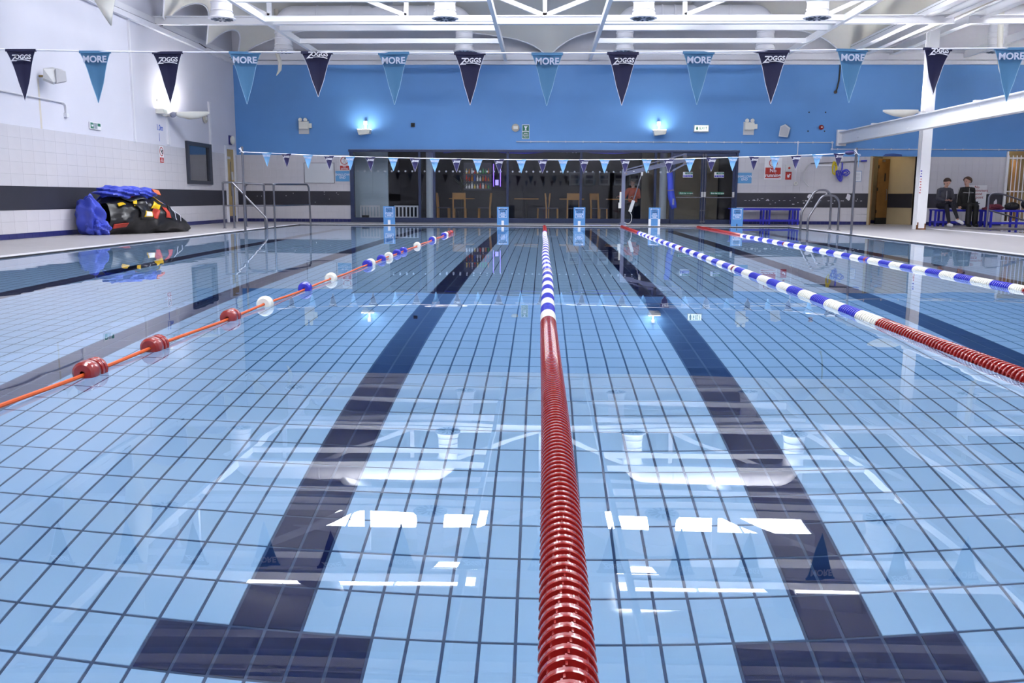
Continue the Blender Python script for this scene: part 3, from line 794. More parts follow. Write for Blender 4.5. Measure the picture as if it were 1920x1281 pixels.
def cafe_chair(x, y, rz, label):
    t = thing('cafe_chair', label, 'chair', (x, y, DZ), 'pale wooden cafe chairs', rz)
    MB().box(-.2, .2, -.2, .2, .43, .46).build('seat', mat('grey_seat', (84, 84, 96), .8), t)
    MB().poly([(-.2, .18, .72), (.2, .18, .72), (.19, .21, .93), (-.19, .21, .93)], (0, .02, 0)).build('backrest', WOOD, t)
    for sx in (-1, 1):
        MB().bar((sx * .19, .19, 0), (sx * .19, .19, .45), .045, .04).bar((sx * .19, .19, .45), (sx * .19, .235, .93), .045, .04).build('rear_leg', WOOD, t)
        MB().bar((sx * .19, -.18, 0), (sx * .18, -.17, .43), .04, .04).build('front_leg', WOOD, t)
cafe_table(-2.7, 29.6, 'oak cafe table left of the lit bar'); cafe_table(-.55, 29.6, 'oak cafe table at the middle pane'); cafe_table(.95, 29.7, 'oak cafe table right of the middle pane'); cafe_table(2.5, 29.55, 'oak cafe table behind the hoist')
for k, (x, y, rz, lab) in enumerate(((-3.3, 29.5, PI / 2, 'oak chair beside the round column'), (-2.72, 28.95, PI, 'oak chair with its back to the pool left of the bar'), (-1.95, 29.5, -PI / 2, 'oak chair right of the left table'), (-.0, 29.95, -PI / 2, 'oak chair at the right of the middle table'), (.3, 29.3, PI / 2, 'oak chair left of the right table'), (.98, 29.0, PI, 'oak chair with its back to the pool, middle right'), (1.85, 29.3, 2.2, 'oak chair next to the hoist post'))):
    cafe_chair(x, y, rz, lab)
# bar with lit shelves and bottles
t = thing('back_bar', 'lit back bar shelving deep in the cafe', 'shelf', (-2.15, 34.3, DZ))
MB().box(-1.3, 1.4, -.9, -.5, 0, 1.05).build('counter', mat('bar_front', (30, 28, 34), .5), t)
MB().box(-.9, .16, .0, .05, 1.0, 2.1).build('back_panel', mat('bar_glow_panel', (60, 60, 74), .4, emit=(.5, .55, .8), estr=.03), t)
for z in (1.12, 1.40, 1.68): MB().box(-.9, .16, -.22, 0, z - .02, z).build('shelf_board', mat('bar_shelf', (120, 120, 130), .4), t)
for x in (.24, .5): MB().box(x, x + .025, -.06, -.02, 1.2, 2.05).build('led_strip', emit('purple_led', (.25, .12, 1.0), 2.0), t)
MB().box(.32, .44, -.06, -.03, 1.25, 1.45).build('till_screen', emit('till_glow', (.25, .2, 1.0), 2.0), t)
bc = [(210, 210, 220), (190, 120, 60), (60, 90, 180), (70, 150, 90), (220, 200, 120), (200, 70, 60), (235, 235, 240)]
for r in range(3):
    for k in range(9):
        rn = random.Random(r * 20 + k); h = rn.uniform(.13, .24); c = bc[rn.randrange(7)]
        q = MB().lathe([(.001, 0), (.032, 0), (.032, h * .55), (.012, h * .75), (.012, h), (.001, h)], 10).build('bottle', mat('bottle_%d_%d_%d' % c, c, .2, emit=tuple(v for v in lin(*c)), estr=.22), None, (-2.93 + k * .105, 34.18, DZ + (1.12, 1.40, 1.68)[r] + .001))  # weak emission stands in for bar light on the bottles
        tag(q, 'small bottle on the %s shelf of the lit back bar' % ('bottom', 'middle', 'top')[r], 'bottle', 'bottles on the %s bar shelf' % ('bottom', 'middle', 'top')[r])
# posters on the far cafe wall
for k in range(5):
    x = 1.0 + k * .58
    t, w, h, y = sign('cafe_poster', ('first', 'second', 'third', 'fourth', 'fifth')[k] + ' pale poster from the left on the cafe wall', x, x + .42, 1.28, 1.78, mat('poster_paper', (176, 178, 186), .7), 34.99, 'posters on the cafe wall', 'poster')
    MB().box(-.14, .14, y, y + .001, .02, .14).build('picture', mat('poster_ink', (96, 92, 110), .7), t); MB().box(-.14, .14, y, y + .001, -.18, -.04).build('text_block', mat('poster_ink2', (130, 130, 140), .7), t)
for x, y, lab in ((-2.3, 31.0, 'over the bar'), (1.6, 31.0, 'over the right tables'), (5.0, 30.0, 'in the lobby')):
    t = thing('pendant_lamp', 'small round cafe ceiling lamp ' + lab, 'lamp', (x, y, 2.75), 'cafe ceiling lamps')
    MB().lathe([(.09, 0), (.09, -.05), (.001, -.05)], 16).build('lamp_body', emit('cafe_lamp' if x < 4 else 'lobby_lamp', (1.0, .85, .62), 12.0 if x < 4 else 60.0), t)
    MB().lathe([(.11, 0), (.11, -.03), (.095, -.03)], 16).build('lamp_ring', CHROME, t)
# lamp on the cafe wall by the pale partition
def potted(x, y, label):
    t = thing('potted_plant', label, 'plant', (x, y, DZ)); b = MB(); rn = random.Random(3)
    MB().lathe([(.001, 0), (.14, 0), (.18, .32), (.16, .32), (.15, .28), (.001, .28)], 16).build('pot', BLACK, t)
    MB().tube([(0, 0, .28), (.01, 0, 1.2)], .02, 6).build('stem', mat('plant_stem', (70, 60, 40), .8), t)
    for k in range(26):
        a = rn.uniform(0, 2 * PI); l = rn.uniform(.25, .45); z = rn.uniform(.9, 1.25); e = rn.uniform(.1, .9)
        tip = Vector((math.cos(a) * l, math.sin(a) * l, z + l * e)); c0 = Vector((0, 0, z)); sd = Vector((-math.sin(a), math.cos(a), 0)) * .025
        m_ = (c0 + tip) / 2 + Vector((0, 0, .04))
        q = MB().add([c0, m_ - sd, tip, m_ + sd], [(0, 1, 2, 3)]).build('leaf', mat('leaf_green', (52, 74, 44), .6), t)
potted(-2.75, 30.6, 'dark leafy potted plant left of the lit bar')

# ================================================================== CORRIDOR OPENING AND GATE
CREAM = mat('corridor_cream', (182, 166, 134), .6, vary=.03)
struct('wall_corridor', MB().box(D0 - .1, D1 + 1.2, 29.5, 29.6, 0, 2.6).box(D0 - .1, D0, WB + .2, 29.6, 0, 2.6).poly([(D1, WB + .19, 0), (D1 + .05, WB + .19, 0), (10.95, 29.2, 0), (10.9, 29.2, 0)], (0, 0, 2.6)).box(D0 - .1, D1 + 1.2, WB + .2, 29.6, 2.45, 2.5), CREAM, 'cream corridor beyond the doorway')
struct('trim_3', MB().poly([(D1 - .012, WB + .2, 0), (D1 - .004, WB + .2, 0), (10.912, 29.15, 0), (10.9, 29.15, 0)], (0, 0, .435)), STRIPE, 'charcoal band in the corridor').location = (0, 0, .54)
struct('trim_4', MB().box(D0 - .04, D0 + .03, WB - .02, WB + .22, DZ, 2.1).box(D1 - .0, D1 + .04, WB - .02, WB + .22, DZ, 2.1), CREAM)
d = tag(link('door_3', None, None, (10.62, 28.75, DZ)), 'brown wooden door standing open in the corridor', None, None, 'structure'); d.rotation_euler = (0, 0, .35)
DOORW = mat('brown_door', (128, 90, 44), .45, vary=.12, vscale=5)
MB().box(0, .42, -.02, .02, .2, 2.05).build('door_leaf', DOORW, d); MB().box(0, .42, -.022, .022, 0, .2).build('kick_plate', BLACK, d)
MB().tube([(.34, -.02, .75), (.34, -.06, .78), (.34, -.06, 1.07), (.34, -.02, 1.1)], .012, 8).build('pull_handle', CHROME, d); MB().box(.24, .29, -.026, -.02, 1.35, 1.6).build('finger_plate', BLACK, d); MB().box(.12, .22, -.05, -.02, 1.96, 2.02).build('door_closer', CHROME, d)
for z in (.35, 1.05, 1.75): MB().box(-.02, .02, -.03, -.02, z, z + .1).build('hinge', BLACK, d)
d2 = tag(link('door_4', None, None, (D0 + .06, WB + .1, DZ)), 'brown wooden door edge at the left jamb of the doorway', None, None, 'structure')
MB().box(-.03, .03, -.08, .6, 0, 2.05).build('door_leaf', DOORW, d2)
struct('baseboard_corridor', MB().box(D0, D1 + 1.0, 29.44, 29.5, DZ, .12), NAVYT)
# gate to the store
struct('wall_store', MB().box(K0 - .3, K1 + .6, 30.2, 30.3, 0, 2.6).box(K0 - .4, K0 - .3, WB + .2, 30.3, 0, 2.6).box(K1 + .6, K1 + .7, WB + .2, 30.3, 0, 2.6).box(K0 - .4, K1 + .7, WB + .2, 30.3, 2.5, 2.6), mat('store_wall', (196, 180, 150), .7))
g = thing('security_gate', 'white barred metal gate in front of the store', 'gate', (0, WB - .06, DZ))
for z in (.1, 1.02, 2.02): MB().box(K0, K1, -.02, .02, z, z + .04).build('rail', STEELW, g)
x = K0 + .02
while x < K1:
    MB().tube([(x, 0, 0), (x, 0, 2.12)], .016, 8).build('bar', STEELW, g); x += .12
MB().box(K0 - .05, K0 - .005, -.03, .03, 0, 2.24).build('gate_post', STEELW, g)
for k, (x, w, c) in enumerate(((14.35, .16, (186, 140, 84)), (14.62, .2, (150, 110, 66)), (14.95, .14, (60, 46, 34)), (15.2, .22, (170, 130, 86)))):
    q = MB().box(-w / 2, w / 2, -.02, .02, 0, 1.75 + .1 * k, 0, Matrix.Rotation(-.08, 4, 'X')).build('wooden_board', mat('board_%d' % k, c, .6, vary=.1), None, (x, 29.3, DZ + .003)); tag(q, '%s wooden board leaning behind the barred gate' % ('first', 'second', 'dark third', 'fourth')[k], 'board', 'boards behind the gate')
t = thing('store_lamp', 'warm strip lamp on the store ceiling behind the gate', 'lamp', (14.9, 29.0, 2.5)); MB().box(-.4, .4, -.05, .05, -.05, 0).build('tube', emit('store_tube', (1, .86, .62), 22.0), t); MB().box(-.45, .45, -.07, .07, -.012, -.0005).build('tray', STEELW, t)
t = thing('corridor_lamp', 'warm ceiling lamp in the corridor beyond the doorway', 'lamp', (10.55, 28.4, 2.45)); MB().lathe([(.12, 0), (.12, -.06), (.001, -.06)], 16).build('diffuser', emit('corridor_tube', (1, .86, .6), 20.0), t); MB().lathe([(.14, 0), (.14, -.03), (.121, -.03)], 16).build('lamp_ring', STEELW, t)

# ================================================================== THINGS ON THE BACK WALL
WY = WB - .012
t = thing('whiteboard', 'blank grey framed whiteboard left of the shallow end sign', 'whiteboard', (-7.02, WY, 1.535))
MB().box(-.46, .46, -.012, 0, -.3, .3).build('writing_surface', mat('whiteboard_face', (214, 216, 222), .25, vary=.02), t)
for a in ((-.48, .48, .3, .315), (-.48, .48, -.315, -.3), (-.48, -.465, -.3, .3), (.465, .48, -.3, .3)): MB().box(a[0], a[1], -.02, 0, a[2], a[3]).build('frame_strip', CHROME, t)
for x0, x1, z0, z1, lab in ((-6.51, -6.07, 1.28, 1.60, 'left of the cafe glass'), (6.0, 6.43, 1.27, 1.59, 'right of the escape doors')):
    t, w, h, y = sign('shallow_end_sign', 'light blue SHALLOW END sign ' + lab, x0, x1, z0, z1, BLUES, WY, 'shallow end signs')
    letter(t, 'SHALLOW\nEND', .098, LETW, (0, y, 0), bold=.001)
def prohibition(t, y, r, zc, m=REDS):
    n = 28
    b = MB()
    for k in range(n):
        a0, a1 = 2 * PI * k / n, 2 * PI * (k + 1) / n
        b.add([(r * math.cos(a0), y, zc + r * math.sin(a0)), (r * math.cos(a1), y, zc + r * math.sin(a1)), (.82 * r * math.cos(a1), y, zc + .82 * r * math.sin(a1)), (.82 * r * math.cos(a0), y, zc + .82 * r * math.sin(a0))], [(0, 1, 2, 3)])
    b.bar((-.62 * r, y, zc + .62 * r), (.62 * r, y, zc - .62 * r), .002, .16 * r, 0, (0, 1, 0))
    b.build('prohibition_ring', m, t)
def stick(t, y, zc, s):
    b = MB()
    b.lathe([(.001, 0), (.03 * s, 0), (.03 * s, .002), (.001, .002)], 10, 0, Matrix.Translation((.03 * s, y, zc + .09 * s)) @ Matrix.Rotation(PI / 2, 4, 'X'))
    for p, q in (((.02, .06), (-.02, -.03)), ((-.02, -.03), (.05, -.06)), ((.05, -.06), (.03, -.12)), ((-.02, -.03), (-.08, -.09)), ((.02, .05), (.09, .01)), ((.02, .05), (-.07, .03))):
        b.bar((p[0] * s, y, zc + p[1] * s), (q[0] * s, y, zc + q[1] * s), .002, .028 * s, 0, (0, 1, 0))
    b.build('figure', BLACK, t)
t, w, h, y = sign('no_diving_sign', 'white and red NO DIVING sign beside the cafe glass', -6.37, -6.07, 1.62, 2.06, SIGNW, WY)
prohibition(t, y, .125, .075); stick(t, y - .001, .075, .8)
MB().box(-.14, .14, y, y + .001, -.21, -.075).build('red_panel', REDS, t); letter(t, 'NO\nDIVING', .066, LETW, (0, y - .0015, -.143), bold=.001)
t, w, h, y = sign('no_running_sign', 'white and red No running sign right of the escape doors', 6.81, 7.34, 1.39, 2.05, SIGNW, WY)
prohibition(t, y, .13, .17); stick(t, y - .001, .17, .85)
MB().box(-.235, .235, y, y + .001, -.29, .03).build('red_panel', REDS, t); letter(t, 'No\nrunning', .155, LETW, (0, y - .0015, -.135), bold=.003)
t = thing('alarm_call_point', 'grey call box with a red button beside the No running sign', 'alarm', (7.555, WY, 1.735)); MB().box(-.11, .11, -.05, 0, -.105, .105).build('box', PLASTG, t); MB().lathe([(.035, 0), (.035, .012), (.02, .02), (.001, .02)], 14, 0, Matrix.Translation((0, -.05, 0)) @ Matrix.Rotation(PI / 2, 4, 'X')).build('button', REDS, t)
t, w, h, y = sign('alarm_sign', 'small red hand sign under the grey call box', 7.46, 7.645, 1.385, 1.625, REDS, WY)
MB().poly([(-.03, y, -.05), (.02, y, -.06), (.04, y, -.01), (.03, y, .03), (.0, y, .02), (-.02, y, .05), (-.04, y, .0)], (0, .001, 0)).build('hand_symbol', LETW, t); MB().lathe([(.022, 0), (.022, .001), (.001, .001)], 10, 0, Matrix.Translation((.04, y, .04)) @ Matrix.Rotation(PI / 2, 4, 'X')).build('button_symbol', LETW, t)
t = thing('pull_cord', 'white emergency pull cord with a ring by the red hand sign', 'cord', (7.78, WB - .04, 1.24)); MB().tube([(0, 0, .07), (0, 0, .85)], .006, 6).build('cord', TAPE, t); MB().tube([(.045 * math.sin(a), 0, .03 - .045 * math.cos(a)) for a in [2 * PI * k / 14 for k in range(15)]], .012, 6).build('ring', WHITEP, t); MB().box(-.03, .03, -.005, .027, .85, .9).build('ceiling_switch', WHITEP, t)
t = thing('rescue_pole', 'long grey rescue pole with a hooped end hung on the tiles', 'pole', (0, WB - .05, 0))
MB().tube([(8.2, 0, 1.875), (9.72, 0, 1.955)], .016, 8).build('shaft', CHROME, t); MB().tube([(9.72, 0, 1.955), (9.9, 0, 1.965)], .026, 8).build('hand_grip', BLUEP, t)
MB().tube([(8.2, 0, 1.875), (8.1, 0, 1.8), (8.03, 0, 1.66), (8.0, 0, 1.5), (8.02, 0, 1.36), (8.1, 0, 1.25), (8.18, 0, 1.18)], .013, 8).build('hoop', PLASTG, t)
MB().box(8.38, 8.95, .0, .035, 1.80, 1.85).build('wall_bracket', SIGNW, t)
ROPEY = mat('yellow_rope', (214, 190, 30), .6)
t = thing('rope_coil', 'yellow coiled rope hanging from the rescue pole', 'rope', (8.92, WB - .085, 1.9))
for k in range(6): MB().tube([(.05 * math.sin(a) * (1 + .25 * k / 5) + .006 * k - .02, -.006 * k, -.15 + .19 * math.cos(a) - .006 * k) for a in [2 * PI * j / 16 for j in range(17)]], .011, 6).build('loop', ROPEY, t)
MB().tube([(-.035, -.03, -.06), (.05, -.04, -.07)], .02, 8).build('whipping', ROPEY, t)
t = thing('rope_coil', 'blue coiled rope hanging from the rescue pole', 'rope', (9.14, WB - .12, 1.9))
MB().tube([(0, 0, .0), (0, -.01, -.1), (-.01, -.02, -.22)], .024, 8).build('hank', BLUEP, t)
for k, (cx, cz, rx, rz, ro) in enumerate(((-.11, -.38, .05, .15, .35), (-.07, -.4, .05, .16, .15), (-.03, -.4, .05, .17, .0), (.09, -.27, .1, .06, .3), (.12, -.3, .11, .07, -.1), (.1, -.33, .08, .07, -.5), (-.1, -.33, .07, .1, .7))):
    MB().tube([(cx + rx * math.cos(a) * math.cos(ro) - rz * math.sin(a) * math.sin(ro), -.012 - .008 * k, cz + rx * math.cos(a) * math.sin(ro) + rz * math.sin(a) * math.cos(ro)) for a in [2 * PI * j / 16 for j in range(17)]], .013, 6).build('loop', BLUEP, t)
t, w, h, y = sign('notice_sheet', 'framed pale notice by the far right pennant post', 9.58, 9.78, 1.33, 1.66, mat('notice_frame', (150, 170, 204), .5), WY, None, 'notice')
MB().box(-.085, .085, y, y + .001, -.145, .145).build('paper', SIGNW, t)
for k in range(9): MB().box(-.07, .06, y - .001, y, .1 - k * .026, .106 - k * .026).build('text_line', mat('print_grey', (130, 134, 150), .6), t)
# emergency twin spot lights
for x, lab in ((-7.45, 'left'), (6.28, 'right')):
    t = thing('emergency_light', 'twin-spot emergency light on the %s of the blue wall' % lab, 'lamp', (x, WB - .008, 2.98), 'twin-spot emergency lights')
    MB().box(-.17, .15, -.03, 0, -.25, .14).build('back_plate', PLASTG, t); MB().box(-.14, .14, -.13, -.03, -.1, .11).build('battery_box', WHITEP, t); MB().box(.15, .24, -.08, 0, -.07, .07).build('side_switch', WHITEP, t)
    for s_ in (-.09, .07):
        MB().lathe([(.001, 0), (.05, 0), (.062, .06), (.055, .07), (.001, .06)], 14, 0, Matrix.Translation((s_, -.08, .17)) @ Matrix.Rotation(PI / 2, 4, 'X')).build('spot_head', WHITEP, t); MB().tube([(s_, -.08, .1), (s_, -.08, .17)], .015, 6).build('spot_neck', WHITEP, t)
# two floodlight uplighters on the blue wall
for x, lab, sx in ((-5.52, 'left', -1), (3.52, 'right', 1)):
    t = thing('wall_uplighter', 'lit uplighter lamp on the %s half of the blue wall' % lab, 'lamp', (x, WB - .012, 2.85), 'uplighters on the blue wall')
    MB().box(-.05, .05, -.1, 0, .16, .27).build('lamp_cap', WHITEP, t)
    MB().tube([(0, -.06, .02), (0, -.06, .16)], .03, 8).build('arm', PLASTG, t)
    MB().poly([(-.2, -.12, .0), (.2, -.12, .0), (.17, -.12, -.13), (-.15, -.12, -.17)], (0, -.3, 0)).build('housing', WHITEP, t)
    MB().box(-.19, .19, -.41, -.13, .002, .008).build('lamp_glass', emit('uplighter_glass', (1, .93, .84), 36.0), t)
    MB().lathe([(.04, 0), (.05, .03), (.001, .05)], 12, 0, Matrix.Translation((sx * -.17 * -1, -.27, -.06)) @ Matrix.Rotation(PI / 2 * sx, 4, 'Y')).build('tilt_knob', PLASTG, t)
t = thing('motion_sensor', 'small black sensor box on the blue wall', 'sensor', (-4.05, WY, 3.01)); MB().box(-.06, .06, -.05, 0, -.06, .06).build('case', BLACK, t); MB().ball((0, -.05, 0), .03, .015, .03, 10, 7).build('lens', mat('dark_lens', (40, 40, 44), .2), t)
t = thing('wall_speaker', 'round beige wall sounder left of the green sign', 'speaker', (-.87, WY, 2.93)); MB().lathe([(.12, 0), (.12, .03), (.1, .045), (.001, .045)], 24, 0, Matrix.Rotation(PI / 2, 4, 'X')).build('rim', mat('beige_plastic', (186, 180, 168), .5), t); MB().box(-.07, .07, -.06, -.04, -.04, .05).build('label_plate', WHITEP, t)
t, w, h, y = sign('green_safety_sign', 'tall green and white sign with a running figure', -.67, -.445, 2.59, 3.03, SIGNW, WY)
MB().box(-.1, .1, y, y + .001, .02, .2).build('green_panel', GREENS, t); MB().box(-.1, .1, y, y + .001, -.2, .0).build('green_text_panel', GREENS, t)
MB().poly([(-.06, y - .001, .17), (.06, y - .001, .17), (.02, y - .001, .11), (.02, y - .001, .05), (.06, y - .001, .04), (-.06, y - .001, .04), (-.02, y - .001, .05), (-.02, y - .001, .11)], (0, .001, 0)).build('symbol', LETW, t)
letter(t, 'Safety\nShower\nAlarm', .055, LETW, (0, y - .0015, -.1), bold=.0008)
t = thing('exit_sign', 'lit green and white exit sign on the blue wall', 'sign', (4.825, WY, 2.915)); MB().box(-.225, .225, -.07, 0, -.105, .105).build('case', PLASTG, t)
MB().box(-.2, .2, -.074, -.07, -.07, .085).build('lit_panel', emit('exit_glow', (.85, 1.0, .95), 1.1), t)
MB().box(-.16, -.11, -.077, -.074, -.05, .06).box(-.17, -.1, -.077, -.074, .0, .02).build('running_figure', GREENS, t); letter(t, 'EXIT', .12, GREENS, (.06, -.078, .005), bold=.003)
for o in (None,):
    t = thing('horn_speaker', 'white box loudspeaker on the right of the blue wall', 'speaker', (7.38, WB - .008, 2.86)); t.rotation_euler = (.1, 0, -.35)
    MB().poly([(-.16, -.22, -.16), (.1, -.22, -.19), (.17, -.22, .08), (.02, -.22, .2), (-.12, -.22, .14)], (0, .16, 0)).build('cabinet', PLASTG, t); MB().poly([(-.13, -.222, -.13), (.08, -.222, -.155), (.14, -.222, .06), (.01, -.222, .165), (-.1, -.222, .11)], (0, -.004, 0)).build('grille', mat('grille_grey', (188, 188, 194), .7), t); MB().tube([(0, -.07, 0), (0, -.005, 0)], .03, 8).build('bracket', PLASTG, t)
t = thing('alarm_sounder', 'small round red alarm sounder on the blue wall', 'alarm', (8.47, WY, 2.96)); MB().lathe([(.075, 0), (.075, .03), (.055, .06), (.001, .065)], 20, 0, Matrix.Rotation(PI / 2, 4, 'X')).build('base', mat('alarm_red', (150, 22, 26), .4), t); MB().box(-.02, .02, -.075, -.06, -.012, .02).build('strobe', WHITEP, t)
mb = MB()
for x, z in ((8.08, 3.41), (8.58, 3.41), (8.08, 2.85), (8.58, 2.85)): mb.lathe([(.022, 0), (.022, .002), (.001, .002)], 10, 0, Matrix.Translation((x, WB - .006, z)) @ Matrix.Rotation(PI / 2, 4, 'X'))
o = mb.build('screw_holes', BLACK, wall_back); o['kind'] = 'stuff'
mb = MB().poly([(10.38, WB - .007, 2.1), (10.98, WB - .007, 2.1), (10.95, WB - .007, 2.16), (10.7, WB - .007, 2.19), (10.46, WB - .007, 2.17)], (0, -.002, 0)); mb.build('paint_patch', mat('dark_blue_paint', (54, 84, 150), .6), wall_back)
# conduit with clips
CW = mat('white_conduit', (226, 226, 234), .5)
t = thing('conduit', 'thin white conduit running along the blue wall above the doors', 'pipe', (0, WB - .03, 0))
MB().tube([(-.85, 0, 2.51), (8.82, 0, 2.51)], .014, 8).build('pipe', CW, t); MB().tube([(8.83, 0, 2.51), (8.83, 0, 2.31)], .014, 8).build('pipe', CW, t); MB().tube([(8.83, 0, 2.31), (17.8, 0, 2.31)], .014, 8).build('pipe', CW, t); MB().tube([(7.79, 0, 2.51), (7.79, 0, 2.1)], .014, 8).build('pipe', CW, t)
for x, z in ((8.83, 2.51), (8.83, 2.31), (7.79, 2.51)): MB().lathe([(.001, -.02), (.035, -.02), (.035, .012), (.001, .012)], 12, 0, Matrix.Translation((x, 0, z)) @ Matrix.Rotation(PI / 2, 4, 'X')).build('junction_box', CW, t)
cl = MB().box(-.012, .012, -.02, .025, -.024, .024).mesh('clip'); cl.materials.append(CW)
for k in range(17): link('clip', cl, t, loc=(-.4 + .54 * k, 0, 2.51))
for k in range(14): link('clip', cl, t, loc=(9.0 + .54 * k, 0, 2.31))
t = thing('black_cable', 'black cable drooping down the blue wall from the cornice', 'cable', (8.9, WB - .03, 0)); MB().tube([(.03, 0, 4.93), (.03, 0, 4.6), (.02, 0, 4.35), (-.02, 0, 4.15), (-.06, 0, 4.02)], .024, 8).build('cable_run', BLACK, t); MB().lathe([(.05, 0), (.05, .02), (.001, .02)], 12, 0, Matrix.Translation((-.06, .02, 4.01)) @ Matrix.Rotation(PI / 2, 4, 'X')).build('gland', mat('gland_brown', (80, 66, 56), .6), t)
t, w, h, y = sign('non_swimmer_sign', 'white sign reading No non swimmers beyond this point', 13.0, 13.6, .53, 1.24, SIGNW, WB - .02)
letter(t, 'No\nnon swimmers\nbeyond\nthis point', .112, mat('maroon_print', (150, 28, 44), .6), (0, y, .14), bold=.001)
MB().poly([(-.14, y, -.19), (-.07, y, -.19), (-.07, y, -.14), (.07, y, -.14), (.07, y, -.19), (.14, y, -.19), (0, y, -.27)], (0, .001, 0)).build('arrow', BLACK, t)

# ================================================================== THINGS ON THE LEFT WALL
LX = WL + .012
def lbox(t, y0, y1, z0, z1, d0, d1, name, m): return MB().box(d0, d1, y0, y1, z0, z1).build(name, m, t)
t = thing('exit_sign', 'small green and white exit sign on the white left wall', 'sign', (LX, 18.68, 2.28)); lbox(t, -.24, .24, -.075, .075, 0, .02, 'sign_plate', SIGNW); lbox(t, -.22, -.09, -.06, .06, .02, .022, 'arrow_panel', GREENS); lbox(t, -.07, .07, -.06, .06, .02, .022, 'door_panel', mat('sign_grey', (150, 160, 170), .5)); lbox(t, .09, .22, .0, .06, .02, .022, 'figure_panel', GREENS)
MB().poly([(.0225, -.2, 0), (.0225, -.15, .04), (.0225, -.15, .015), (.0225, -.11, .015), (.0225, -.11, -.015), (.0225, -.15, -.015), (.0225, -.15, -.04)], (.001, 0, 0)).build('arrow', LETW, t)
t = thing('depth_mark', 'blue painted depth mark reading 1.0m on the left wall', 'marking', (WL + .001, 22.07, 2.46)); letter(t, '1.0m', .2, mat('depth_blue', (62, 96, 190), .6), (0, 0, .03), R_LEFT, bold=.004); MB().box(0, .002, -.06, -.04, -.3, -.1).build('tick', mat('depth_blue', (62, 96, 190), .6), t)
t = thing('no_diving_sign', 'narrow red and white prohibition sign on the left wall tiles', 'sign', (LX, 22.05, 1.83)); lbox(t, -.13, .13, -.21, .21, 0, .006, 'sign_plate', SIGNW); lbox(t, -.115, .115, -.2, -.07, .006, .008, 'red_panel', REDS)
b = MB(); n = 24
for k in range(n):
    a0, a1 = 2 * PI * k / n, 2 * PI * (k + 1) / n
    b.add([(.0085, .115 * math.cos(a0), .075 + .115 * math.sin(a0)), (.0085, .115 * math.cos(a1), .075 + .115 * math.sin(a1)), (.0085, .09 * math.cos(a1), .075 + .09 * math.sin(a1)), (.0085, .09 * math.cos(a0), .075 + .09 * math.sin(a0))], [(0, 1, 2, 3)])
b.build('prohibition_ring', REDS, t); MB().bar((.008, -.06, .12), (.008, .05, .02), .03, .002).bar((.008, .0, .06), (.008, .06, .12), .03, .002).build('figure', BLACK, t); letter(t, 'NO\nDIVING', .05, LETW, (.0095, 0, -.135), R_LEFT, bold=.0006)
w2 = tag(link('window_2', None, None, (WL, 0, 0)), 'dark framed viewing window in the left wall', None, None, 'structure')
WF = mat('dark_grey_frame', (50, 54, 66), .45)
for a in ((WINY0, WINY1, WINZ1 - .1, WINZ1), (WINY0, WINY1, WINZ0, WINZ0 + .1), (WINY0, WINY0 + .12, WINZ0 + .1, WINZ1 - .1), (WINY1 - .22, WINY1, WINZ0 + .1, WINZ1 - .1)): MB().box(0, .07, *a).build('frame_member', WF, w2)
MB().box(.012, .022, WINY0 + .12, WINY1 - .22, WINZ0 + .1, WINZ1 - .1).build('pane', mat('dark_glass', (22, 28, 40), .03, spec=1.0, coat=1.0), w2)
d = tag(link('door_5', None, None, (WL, 0, 0)), 'pale wooden door at the far end of the left wall', None, None, 'structure')
MB().box(0, .05, DY0 - .1, DY0, DZ, 2.32).build('door_frame', WHITE, d); MB().box(0, .05, DY1, DY1 + .1, DZ, 2.32).build('door_frame', WHITE, d); MB().box(0, .05, DY0, DY1, 2.22, 2.32).build('door_frame', WHITE, d)
MB().box(0, .02, DY0, DY1, .2, 2.22).build('door_leaf', mat('pale_oak', (190, 164, 112), .5, vary=.06, vscale=5), d); MB().box(0, .023, DY0, DY1, DZ, .2).build('kick_plate', NAVYT, d); MB().box(.02, .06, DY0 + .38, DY0 + .46, 1.3, 1.55).build('lock_case', PLASTG, d); MB().box(.02, .024, DY0 + .06, DY0 + .36, 1.92, 2.0).build('door_plate', PLASTG, d); MB().tube([(.04, DY0 + .3, .8), (.04, DY0 + .3, 1.85)], .012, 6).build('pull_bar', CHROME, d)
t = thing('wall_camera', 'navy and white camera unit above the pale door', 'camera', (LX, 27.2, 2.5)); MB().ball((.08, 0, 0), .08, .1, .13, 12, 9).build('case', WHITEP, t); MB().box(-.008, .02, -.1, .1, -.14, .14).build('back_plate', mat('navy_plastic', (40, 36, 110), .4), t)
t = thing('wall_sounder', 'round beige sounder high on the left wall', 'speaker', (LX, 25.16, 2.98)); MB().lathe([(.14, 0), (.14, .03), (.11, .05), (.001, .05)], 22, 0, Matrix.Rotation(PI / 2, 4, 'Y')).build('rim', mat('beige_plastic', (186, 180, 168), .5), t); MB().box(.045, .06, -.06, .06, -.05, .05).build('label_plate', WHITEP, t)
t = thing('conduit', 'tall white conduit on the left wall beside the uplighter', 'pipe', (WL + .025, 20.58, 0)); MB().box(-.025, .02, -.03, .03, 2.08, 5.02).build('trunking', CW, t); MB().box(-.025, .03, -.035, .035, 2.06, 2.12).build('end_cap', CW, t)
t = thing('conduit', 'short white trunking above the viewing window', 'pipe', (WL + .025, 25.53, 0)); MB().box(-.025, .02, -.05, .05, 2.3, 3.36).build('trunking', CW, t); MB().box(-.025, .035, -.075, .075, 3.3, 3.48).build('top_box', CW, t); MB().box(-.025, .035, -.07, .07, 2.1, 2.3).build('bottom_box', CW, t)
